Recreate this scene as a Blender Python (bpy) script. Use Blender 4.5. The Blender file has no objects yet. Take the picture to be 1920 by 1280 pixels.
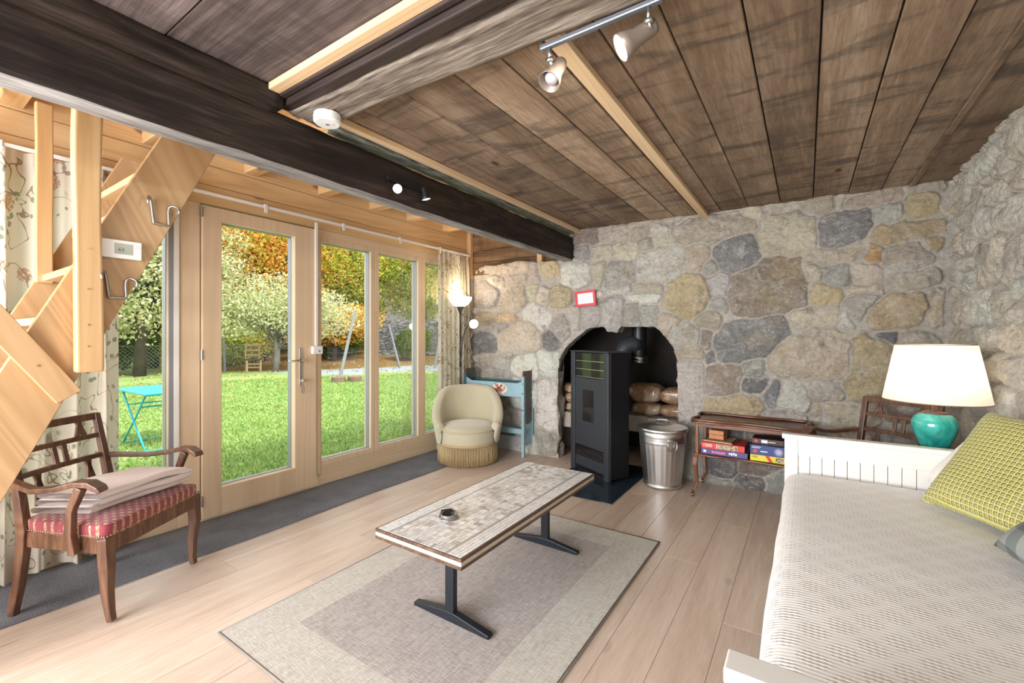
import bpy, math, random
import numpy as np
from mathutils import Vector, Matrix, noise as mn
random.seed(7); rng = np.random.default_rng(11)
C = bpy.context.scene.collection
sc = bpy.context.scene
PI = math.pi

# ------------------------------------------------------------ camera
YAW = math.radians(33.75); CS, SN = math.cos(YAW), math.sin(YAW)
cam_d = bpy.data.cameras.new('camera'); cam = bpy.data.objects.new('camera', cam_d); C.objects.link(cam)
cam.location = (0, 0, 1.25); cam.rotation_euler = (PI/2, 0, YAW)
cam_d.sensor_width = 36; cam_d.lens = 36*826/1920; cam_d.shift_y = -9/1920
cam_d.clip_start = .02; cam_d.clip_end = 400
sc.camera = cam
# ------------------------------------------------------------ world, sun, exposure
w = bpy.data.worlds.new('sky'); sc.world = w; w.use_nodes = True
nt = w.node_tree; nt.nodes.clear()
out = nt.nodes.new('ShaderNodeOutputWorld'); bg = nt.nodes.new('ShaderNodeBackground')
tc = nt.nodes.new('ShaderNodeTexCoord'); nz = nt.nodes.new('ShaderNodeTexNoise'); rp = nt.nodes.new('ShaderNodeValToRGB')
nz.inputs['Scale'].default_value = 2.2; nz.inputs['Detail'].default_value = 6
rp.color_ramp.elements[0].position = .35; rp.color_ramp.elements[0].color = (.62, .78, 1, 1)
rp.color_ramp.elements[1].position = .6; rp.color_ramp.elements[1].color = (1, 1, 1, 1)
nt.links.new(tc.outputs['Generated'], nz.inputs['Vector']); nt.links.new(nz.outputs['Fac'], rp.inputs['Fac'])
nt.links.new(rp.outputs['Color'], bg.inputs['Color']); nt.links.new(bg.outputs['Background'], out.inputs['Surface'])
bg.inputs['Strength'].default_value = 1.5
sd = bpy.data.lights.new('sun', 'SUN'); sd.energy = 3.0; sd.angle = math.radians(12); sd.color = (1, .95, .87)
sun = bpy.data.objects.new('sun', sd); C.objects.link(sun)
sun.rotation_euler = Vector((-.62, .02, -.75)).to_track_quat('-Z', 'Y').to_euler()
def area(name, loc, direction, sx, sy, e, col=(1, 1, 1)):
    l = bpy.data.lights.new(name, 'AREA'); l.shape = 'RECTANGLE'; l.size = sx; l.size_y = sy; l.energy = e; l.color = col
    o = bpy.data.objects.new(name, l); C.objects.link(o); o.location = loc
    o.rotation_euler = Vector(direction).to_track_quat('-Z', 'Y').to_euler(); return o
area('rear_fill_light', (-1.9, -1.9, 1.35), (.28, 1, .0), 2.8, 1.7, 170, (.99, .985, 1))  # added fill light behind the camera, brightens the room; no window is modelled there
sc.view_settings.view_transform = 'Standard'; sc.view_settings.look = 'None'
sc.view_settings.exposure = .78; sc.view_settings.gamma = 1; sc.view_settings.use_curve_mapping = False

# ------------------------------------------------------------ material helpers
class NT:
    def __init__(s, name):
        s.m = bpy.data.materials.new(name); s.m.use_nodes = True; s.t = s.m.node_tree
        s.t.nodes.clear(); s.out = s.n('ShaderNodeOutputMaterial')
    def n(s, typ, inp=None, **props):
        nd = s.t.nodes.new(typ)
        for k, v in props.items(): setattr(nd, k, v)
        for k, v in (inp or {}).items():
            if isinstance(v, bpy.types.NodeSocket): s.t.links.new(v, nd.inputs[k])
            else:
                if isinstance(v, tuple) and len(v) == 3 and nd.inputs[k].type == 'RGBA': v = v+(1,)
                nd.inputs[k].default_value = v
        return nd
    def math(s, op, a, b=0., clamp=False):
        return s.n('ShaderNodeMath', {0: a, 1: b}, operation=op, use_clamp=clamp).outputs[0]
    def vmath(s, op, a, b): return s.n('ShaderNodeVectorMath', {0: a, 1: b}, operation=op).outputs[0]
    def noise(s, vec, scale, detail=4, rough=.55, dist=0.):
        return s.n('ShaderNodeTexNoise', {'Vector': vec, 'Scale': scale, 'Detail': detail, 'Roughness': rough, 'Distortion': dist}).outputs['Fac']
    def mapping(s, vec, scale=(1, 1, 1), rot=(0, 0, 0), loc=(0, 0, 0)):
        return s.n('ShaderNodeMapping', {'Vector': vec, 'Scale': scale, 'Rotation': rot, 'Location': loc}).outputs[0]
    def coord(s, which='Object'): return s.n('ShaderNodeTexCoord').outputs[which]
    def attr(s, name, out='Fac'): return s.n('ShaderNodeAttribute', attribute_name=name).outputs[out]
    def ramp(s, fac, stops, interp='LINEAR'):
        nd = s.n('ShaderNodeValToRGB', {'Fac': fac}); cr = nd.color_ramp; cr.interpolation = interp
        while len(cr.elements) < len(stops): cr.elements.new(.5)
        for e, (p, c) in zip(cr.elements, stops): e.position = p; e.color = tuple(c)+(1,) if len(c) == 3 else c
        return nd.outputs['Color']
    def mix(s, fac, a, b, mode='MIX'):
        nd = s.n('ShaderNodeMix', data_type='RGBA', blend_type=mode)
        for i, v in ((0, fac), (6, a), (7, b)):
            if isinstance(v, bpy.types.NodeSocket): s.t.links.new(v, nd.inputs[i])
            else: nd.inputs[i].default_value = (tuple(v)+(1,) if isinstance(v, tuple) and len(v) == 3 else v)
        return nd.outputs[2]
    def step(s, v, lo, hi):
        return s.n('ShaderNodeMapRange', {'Value': v, 'From Min': lo, 'From Max': hi}, interpolation_type='SMOOTHSTEP').outputs[0]
    def bump(s, h, strength=.3, dist=.01): return s.n('ShaderNodeBump', {'Height': h, 'Strength': strength, 'Distance': dist}).outputs[0]
    def bsdf(s, **k):
        names = dict(color='Base Color', rough='Roughness', metal='Metallic', normal='Normal', spec='Specular IOR Level', coat='Coat Weight',
                     coatr='Coat Roughness', trans='Transmission Weight', sheen='Sheen Weight', emit='Emission Color', estr='Emission Strength', alpha='Alpha', sub='Subsurface Weight')
        return s.n('ShaderNodeBsdfPrincipled', {names[a]: b for a, b in k.items()}).outputs[0]
    def done(s, sh): s.t.links.new(sh, s.out.inputs['Surface']); return s.m

def plain(name, col, rough=.5, metal=0., var=.08, scale=12, bump=0., **k):
    t = NT(name); co = t.coord(); f = t.noise(co, scale, 3)
    c = t.mix(f, tuple(max(0, x*(1-var*1.6)) for x in col), tuple(min(1, x*(1+var*1.6)) for x in col))
    if bump: k['normal'] = t.bump(t.noise(co, scale*6, 3), bump, .004)
    return t.done(t.bsdf(color=c, rough=rough, metal=metal, **k))
def emis(name, col, strength):
    t = NT(name); return t.done(t.bsdf(color=col, emit=col, estr=strength))

def wood(name, cols, axis='Y', scale=1., rough=.6, knots=.5, knotcol=None, bump=.25, stretch=.07, fine=.25, rvar=.25, spec=.4, stain=0., staincol=(.02, .015, .01), kscale=1., rw=.3, bw=.75, bs=9):
    """cols: dark, mid, light. Grain runs along axis. Per-plank value 'rnd'."""
    t = NT(name); co = t.coord(); r = t.attr('rnd')
    off = t.n('ShaderNodeCombineXYZ', {0: t.math('MULTIPLY', r, 37.), 1: t.math('MULTIPLY', r, 23.), 2: t.math('MULTIPLY', r, 51.)}).outputs[0]
    v = t.vmath('ADD', co, off)
    sc_ = {'X': (stretch, 1, 1), 'Y': (1, stretch, 1), 'Z': (1, 1, stretch)}[axis]
    st = t.mapping(v, tuple(a*scale for a in sc_))
    big = t.noise(st, bs, 5, .6, .8)
    rings = t.math('FRACT', t.math('MULTIPLY', t.noise(st, 3.5, 2, .4, .6), 14.))
    rings = t.math('ABSOLUTE', t.math('SUBTRACT', rings, .5))
    fn = t.noise(st, 90, 3, .6)
    g = t.math('ADD', t.math('MULTIPLY', t.math('SUBTRACT', big, .5), bw), t.math('ADD', .5, t.math('MULTIPLY', t.math('SUBTRACT', rings, .25), rw)))
    g = t.math('ADD', g, t.math('MULTIPLY', t.math('SUBTRACT', fn, .5), fine))
    col = t.ramp(g, [(.25, cols[0]), (.5, cols[1]), (.75, cols[2])])
    kx = {'X': (.45, 1, 1), 'Y': (1, .45, 1), 'Z': (1, 1, .45)}[axis]
    vo = t.n('ShaderNodeTexVoronoi', {'Vector': t.mapping(v, tuple(a*2.6*kscale for a in kx)), 'Scale': 1.}).outputs['Distance']
    km = t.math('SUBTRACT', 1., t.step(vo, .03, .075))
    kc = knotcol or tuple(x*.35 for x in cols[0])
    col = t.mix(t.math('MULTIPLY', km, knots, True), col, kc)
    if stain:
        sn = t.step(t.noise(t.mapping(v, tuple((1.5 if a == 1 else 5.5) for a in kx)), 1.1, 7, .66, .8), .47, .66)
        col = t.mix(t.math('MULTIPLY', sn, stain), col, staincol)
    rv = t.math('ADD', 1-rvar*.5, t.math('MULTIPLY', r, rvar))
    col = t.mix(1., col, t.n('ShaderNodeCombineXYZ', {0: rv, 1: rv, 2: rv}).outputs[0], 'MULTIPLY')
    nrm = t.bump(t.math('ADD', fn, t.math('MULTIPLY', big, .8)), bump, .004)
    return t.done(t.bsdf(color=col, rough=rough, normal=nrm, spec=spec))

# ------------------------------------------------------------ mesh helpers
class MB:
    def __init__(s): s.v = []; s.f = []; s.r = []; s.mi = []; s.rnd = .5; s.mat = 0
    def add(s, vs, fs, M=None):
        b = len(s.v)
        s.v += [tuple(M @ Vector(p)) for p in vs] if M is not None else [tuple(p) for p in vs]
        for f in fs: s.f.append([i+b for i in f]); s.r.append(s.rnd); s.mi.append(s.mat)
        return s
    def box(s, x0, x1, y0, y1, z0, z1, M=None):
        vs = [(x, y, z) for x in (x0, x1) for y in (y0, y1) for z in (z0, z1)]
        return s.add(vs, [(0, 1, 3, 2), (4, 6, 7, 5), (0, 4, 5, 1), (2, 3, 7, 6), (0, 2, 6, 4), (1, 5, 7, 3)], M)
    def bar(s, a, b, wx, wy, up=(0, 0, 1)):
        """square bar from a to b, wx across, wy along 'up'"""
        a, b = Vector(a), Vector(b); d = (b-a).normalized(); u = Vector(up)
        if abs(d.dot(u)) > .98: u = Vector((0, 1, 0))
        sx = d.cross(u).normalized(); sy = sx.cross(d).normalized(); vs = []
        for p in (a, b):
            for i, j in ((-1, -1), (1, -1), (1, 1), (-1, 1)): vs.append(p+sx*i*wx/2+sy*j*wy/2)
        return s.add(vs, [(3, 2, 1, 0), (4, 5, 6, 7), (0, 1, 5, 4), (1, 2, 6, 5), (2, 3, 7, 6), (3, 0, 4, 7)])
    def sweep(s, pts, sizes, up=(0, 0, 1)):
        """rectangular section swept along points; sizes list of (w,h)"""
        P = [Vector(p) for p in pts]; vs = []; fs = []; n = len(P)
        if not isinstance(sizes, list): sizes = [sizes]*n
        for i, p in enumerate(P):
            d = (P[min(i+1, n-1)]-P[max(i-1, 0)]).normalized(); u = Vector(up)
            if abs(d.dot(u)) > .995: u = Vector((1, 0, 0))
            sx = d.cross(u).normalized(); sy = sx.cross(d).normalized(); w_, h_ = sizes[i]
            for a, b in ((-1, -1), (1, -1), (1, 1), (-1, 1)): vs.append(p+sx*a*w_/2+sy*b*h_/2)
        for i in range(n-1):
            for k in range(4): fs.append((i*4+k, i*4+(k+1) % 4, i*4+4+(k+1) % 4, i*4+4+k))
        fs += [(3, 2, 1, 0), tuple(n*4-4+k for k in range(4))]
        return s.add(vs, fs)
    def tube(s, pts, r, n=10, cap=True):
        P = [Vector(p) for p in pts]; m = len(P); R = r if isinstance(r, list) else [r]*m; vs = []; fs = []
        d0 = (P[1]-P[0]).normalized(); u = Vector((0, 0, 1)) if abs(d0.z) < .9 else Vector((1, 0, 0))
        sx = d0.cross(u).normalized()
        for i, p in enumerate(P):
            d = (P[min(i+1, m-1)]-P[max(i-1, 0)])
            d = d.normalized() if d.length > 1e-9 else d0
            sx = (sx-d*sx.dot(d)).normalized(); sy = d.cross(sx)
            for k in range(n):
                a = 2*PI*k/n; vs.append(p+(sx*math.cos(a)+sy*math.sin(a))*R[i])
        for i in range(m-1):
            for k in range(n): fs.append((i*n+k, i*n+(k+1) % n, i*n+n+(k+1) % n, i*n+n+k))
        if cap: fs += [tuple(reversed(range(n))), tuple(range((m-1)*n, m*n))]
        return s.add(vs, fs)
    def lathe(s, prof, n=32, M=None, a0=0, a1=2*PI, wob=None):
        vs = []; fs = []; m = len(prof); full = abs(a1-a0-2*PI) < 1e-6; nn = n if full else n+1
        for i, (r, z) in enumerate(prof):
            for k in range(nn):
                a = a0+(a1-a0)*k/n; rr = r*(1+(wob(a, z) if wob else 0)); vs.append((rr*math.cos(a), rr*math.sin(a), z))
        for i in range(m-1):
            for k in range(n): k2 = (k+1) % nn; fs.append((i*nn+k, i*nn+k2, i*nn+nn+k2, i*nn+nn+k))
        if full:
            if prof[0][0] > 1e-5: fs.append(tuple(reversed(range(nn))))
            if prof[-1][0] > 1e-5: fs.append(tuple(range((m-1)*nn, m*nn)))
        return s.add(vs, fs, M)
    def grid(s, fn, nu, nv, closed_u=False):
        vs = [fn(i/nu, j/nv) for i in range(nu+(0 if closed_u else 1)) for j in range(nv+1)]; fs = []
        for i in range(nu):
            i2 = (i+1) % (nu if closed_u else nu+1)
            for j in range(nv): fs.append((i*(nv+1)+j, i2*(nv+1)+j, i2*(nv+1)+j+1, i*(nv+1)+j+1))
        return s.add(vs, fs)
    def prism(s, poly, z0, z1, M=None):
        n = len(poly); vs = [(x, y, z0) for x, y in poly]+[(x, y, z1) for x, y in poly]
        return s.add(vs, [tuple(reversed(range(n))), tuple(range(n, 2*n))]+[(i, (i+1) % n, n+(i+1) % n, n+i) for i in range(n)], M)
    def obj(s, name, mat, parent=None, smooth=False, bevel=0, segs=2, sub=0, uv=None, recalc=True):
        me = bpy.data.meshes.new(name); me.from_pydata(s.v, [], s.f); mats = mat if isinstance(mat, list) else [mat]
        for m in mats: me.materials.append(m)
        at = me.attributes.new('rnd', 'FLOAT', 'FACE'); at.data.foreach_set('value', s.r)
        if len(mats) > 1: me.polygons.foreach_set('material_index', s.mi)
        if recalc:
            import bmesh
            b = bmesh.new(); b.from_mesh(me); bmesh.ops.recalc_face_normals(b, faces=b.faces); b.to_mesh(me); b.free()
        if smooth: me.polygons.foreach_set('use_smooth', [True]*len(me.polygons))
        if uv is not None:
            l = me.uv_layers.new(name='UVMap'); vi = np.zeros(len(me.loops), dtype=np.int32); me.loops.foreach_get('vertex_index', vi)
            l.data.foreach_set('uv', np.array(uv, dtype=np.float32)[vi].ravel())
        me.update()
        o = bpy.data.objects.new(name, me); C.objects.link(o)
        if parent: o.parent = parent
        if bevel:
            md = o.modifiers.new('bevel', 'BEVEL'); md.width = bevel; md.segments = segs; md.limit_method = 'ANGLE'; md.angle_limit = .6
        if sub: md = o.modifiers.new('sub', 'SUBSURF'); md.levels = sub; md.render_levels = sub
        if smooth and bevel:
            for p in me.polygons: p.use_smooth = False
        return o
def npmesh(name, verts, faces, mat, parent=None, smooth=False):
    me = bpy.data.meshes.new(name); nv, nf = len(verts), len(faces); k = faces.shape[1]
    me.vertices.add(nv); me.vertices.foreach_set('co', verts.astype(np.float32).ravel())
    me.loops.add(nf*k); me.loops.foreach_set('vertex_index', faces.astype(np.int32).ravel())
    me.polygons.add(nf); me.polygons.foreach_set('loop_start', np.arange(0, nf*k, k, dtype=np.int32))
    me.polygons.foreach_set('loop_total', np.full(nf, k, dtype=np.int32))
    if smooth: me.polygons.foreach_set('use_smooth', [True]*nf)
    me.materials.append(mat); me.update(calc_edges=True); me.validate()
    o = bpy.data.objects.new(name, me); C.objects.link(o)
    if parent: o.parent = parent
    return o
def tag(o, label, cat, group=None, kind=None):
    o['label'] = label; o['category'] = cat
    if group: o['group'] = group
    if kind: o['kind'] = kind
    return o
def thing(name, label, cat, loc=(0, 0, 0), rz=0, group=None):
    o = bpy.data.objects.new(name, None); o.empty_display_size = .1; C.objects.link(o)
    o.location = loc; o.rotation_euler = (0, 0, rz); return tag(o, label, cat, group)
def struct(o): o['kind'] = 'structure'; return o
def copy_tree(o, parent=None):
    c = o.copy(); C.objects.link(c); c.parent = parent
    for ch in list(o.children): copy_tree(ch, c)
    return c
def txt(s, size, mat, parent, loc, rot, name='lettering', ext=.0006, align='LEFT'):
    cu = bpy.data.curves.new(name, 'FONT'); cu.body = s; cu.size = size; cu.extrude = ext; cu.align_x = align; cu.align_y = 'CENTER'
    tmp = bpy.data.objects.new(name, cu); C.objects.link(tmp)
    dg = bpy.context.evaluated_depsgraph_get(); me = bpy.data.meshes.new_from_object(tmp.evaluated_get(dg))
    bpy.data.objects.remove(tmp); me.materials.clear(); me.materials.append(mat); me.name = name
    o = bpy.data.objects.new(name, me); C.objects.link(o); o.parent = parent; o.location = loc; o.rotation_euler = rot; return o
def sstep(a, b, x): t = np.clip((x-a)/(b-a), 0, 1); return t*t*(3-2*t)
def fnoise(x, y, sc_, seed=0, oct=4):
    """vectorised value noise"""
    r = np.random.default_rng(seed); T = r.random((256, 256)); o = 0; amp = 1; tot = 0; f = sc_
    for k in range(oct):
        X = x*f+17.3*k; Y = y*f+9.1*k; xi = np.floor(X).astype(int); yi = np.floor(Y).astype(int); u = X-xi; v = Y-yi
        u = u*u*(3-2*u); v = v*v*(3-2*v)
        a = T[xi % 256, yi % 256]; b = T[(xi+1) % 256, yi % 256]; c = T[xi % 256, (yi+1) % 256]; d = T[(xi+1) % 256, (yi+1) % 256]
        o = o+amp*((a*(1-u)+b*u)*(1-v)+(c*(1-u)+d*u)*v); tot += amp; amp *= .5; f *= 2.03
    return o/tot

# ------------------------------------------------------------ materials
m_pine = wood('pine_boards', [(.52, .31, .14), (.68, .46, .235), (.78, .58, .34)], 'Y', 1, .45, .75, (.16, .06, .02), .08, .05, .1, .12, .45)
m_pineX = wood('pine_joist', [(.50, .28, .12), (.66, .42, .20), (.76, .54, .30)], 'X', 1, .45, .75, (.16, .06, .02), .08, .05, .1, .12, .45)
m_pineZ = wood('pine_post', [(.45, .25, .10), (.60, .38, .18), (.70, .49, .27)], 'Z', 1, .45, .6, (.16, .06, .02), .08, .05, .1, .12, .45)
m_jamb = wood('spruce_jamb', [(.58, .42, .27), (.67, .515, .345), (.73, .58, .41)], 'Z', 1, .42, .2, (.3, .16, .07), .05, .04, .08, .1, .45)
m_jambY = wood('spruce_rail', [(.58, .42, .27), (.67, .515, .345), (.73, .58, .41)], 'Y', 1, .42, .2, (.3, .16, .07), .05, .04, .08, .1, .45)
m_batten = wood('new_batten', [(.55, .36, .18), (.72, .52, .31), (.82, .64, .42)], 'Y', 1, .5, .5, (.25, .12, .05), .08, .05, .1, .1)
m_battenX = wood('new_batten_cross', [(.55, .36, .18), (.72, .52, .31), (.82, .64, .42)], 'X', 1, .5, .5, (.25, .12, .05), .08, .05, .1, .1)
m_old = wood('old_ceiling_boards', [(.15, .098, .062), (.27, .188, .125), (.44, .335, .245)], 'Y', 1, .8, .85, (.04, .025, .018), .45, .10, .45, .4, .3, .72, (.075, .058, .048), 1.2, rw=.16, bw=.9, bs=5)
m_oldX = wood('old_dark_boards', [(.055, .038, .034), (.115, .085, .078), (.20, .16, .15)], 'X', 1, .75, .6, (.03, .02, .015), .45, .07, .5, .4, .3, .55, (.05, .04, .04))
m_beam = wood('dark_beam', [(.008, .005, .004), (.022, .014, .010), (.060, .040, .030)], 'Y', 1, .7, .6, (.006, .004, .003), .6, .08, .6, .2, .35)
m_beamX = wood('weathered_beam', [(.06, .045, .036), (.22, .18, .145), (.46, .41, .35)], 'X', 1, .85, .6, (.02, .015, .01), .8, .08, .7, .2, .25)
m_wane = wood('beam_waney_edge', [(.10, .09, .085), (.26, .25, .24), (.45, .44, .43)], 'Y', 1, .8, .4, (.05, .04, .03), .6, .08, .6, .2, .3)
m_plate = wood('green_lit_plate', [(.06, .06, .05), (.20, .21, .17), (.40, .42, .35)], 'Y', 1, .85, .5, (.03, .03, .02), .9, .12, .8, .2, .25)  # greenish light on this plate is painted into the wood colour
m_floor = wood('oak_floor', [(.42, .31, .235), (.56, .445, .355), (.66, .56, .475)], 'Y', 1.3, .36, .35, (.20, .12, .08), .10, .09, .32, .20, .5, rw=.12, bw=.7, bs=7)
m_dark = wood('walnut_frame', [(.05, .022, .012), (.12, .055, .03), (.22, .115, .065)], 'Z', 2, .32, .2, None, .06, .15, .2, .1, .5)
m_trolley = wood('mahogany', [(.05, .018, .010), (.12, .045, .022), (.22, .09, .045)], 'X', 2, .22, .1, None, .04, .12, .2, .1, .6)
m_mahz = wood('mahogany_leg', [(.10, .035, .015), (.20, .08, .035), (.33, .15, .07)], 'Z', 2, .25, .1, None, .04, .12, .2, .1, .6)
m_white = plain('white_paint', (.80, .79, .76), .4, var=.02)
m_wplast = plain('white_plastic', (.82, .82, .80), .35, var=.01)
m_alu = plain('grey_profile', (.30, .31, .33), .4, .4, .04)
m_steel = plain('brushed_steel', (.42, .41, .39), .38, 1., .05)
m_black = plain('black_metal', (.018, .019, .022), .38, .4, .1)
m_stove = plain('stove_paint', (.030, .034, .042), .5, .2, .1, 6)
m_tblleg = plain('table_leg_metal', (.028, .032, .040), .38, .5, .1)
m_glossblack = plain('black_glass', (.012, .012, .014), .06, 0., .0)
m_brown_metal = plain('brown_spot_metal', (.24, .19, .155), .42, .3, .05)

def m_stone_():
    t = NT('rubble_stone'); co = t.coord(); col = t.attr('col', 'Color'); mk = t.attr('stone')
    n1 = t.noise(co, 6, 8, .7, .9); n2 = t.noise(co, 34, 8, .78); n3 = t.noise(t.mapping(co, (1, 1, 1.6), (0, .5, .3)), 5, 9, .78, .8)
    c = t.mix(t.math('MULTIPLY', t.step(n3, .47, .66), .75), col, (.88, .85, .80), 'MIX')
    c = t.mix(.6, col, c)
    c = t.mix(t.math('MULTIPLY', t.step(n1, .54, .68), t.math('MULTIPLY', mk, .62)), c, (.24, .22, .215))
    c = t.mix(t.math('MULTIPLY', t.step(t.noise(co, 3.1, 5, .6), .56, .7), t.math('MULTIPLY', mk, .35)), c, (.62, .47, .27))
    g = t.math('ADD', .34, t.math('MULTIPLY', n2, 1.36))
    c = t.mix(1., c, t.n('ShaderNodeCombineXYZ', {0: g, 1: g, 2: g}).outputs[0], 'MULTIPLY')
    pit = t.step(t.noise(co, 75, 5, .75), .56, .68); c = t.mix(t.math('MULTIPLY', pit, t.math('MULTIPLY', mk, .5)), c, (.16, .14, .125))
    c = t.mix(t.math('MULTIPLY', t.step(t.noise(t.mapping(co, (1, 1, 1), (0, .8, 0), (3, 1, 7)), 15, 7, .75, 1.0), .53, .66), .5), c, (.90, .87, .80))
    h = t.math('ADD', t.math('MULTIPLY', n3, 2.0), t.math('MULTIPLY', n2, 1.2))
    vo = t.n('ShaderNodeTexVoronoi', {'Vector': t.mapping(co, (1, 1, 1.5)), 'Scale': 13.}, feature='DISTANCE_TO_EDGE').outputs['Distance']
    h = t.math('ADD', h, t.math('MULTIPLY', t.step(vo, 0., .12), t.math('MULTIPLY', mk, .12)))
    return t.done(t.bsdf(color=c, rough=.88, normal=t.bump(h, .95, .024), spec=.2))
m_stone = m_stone_()
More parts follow.
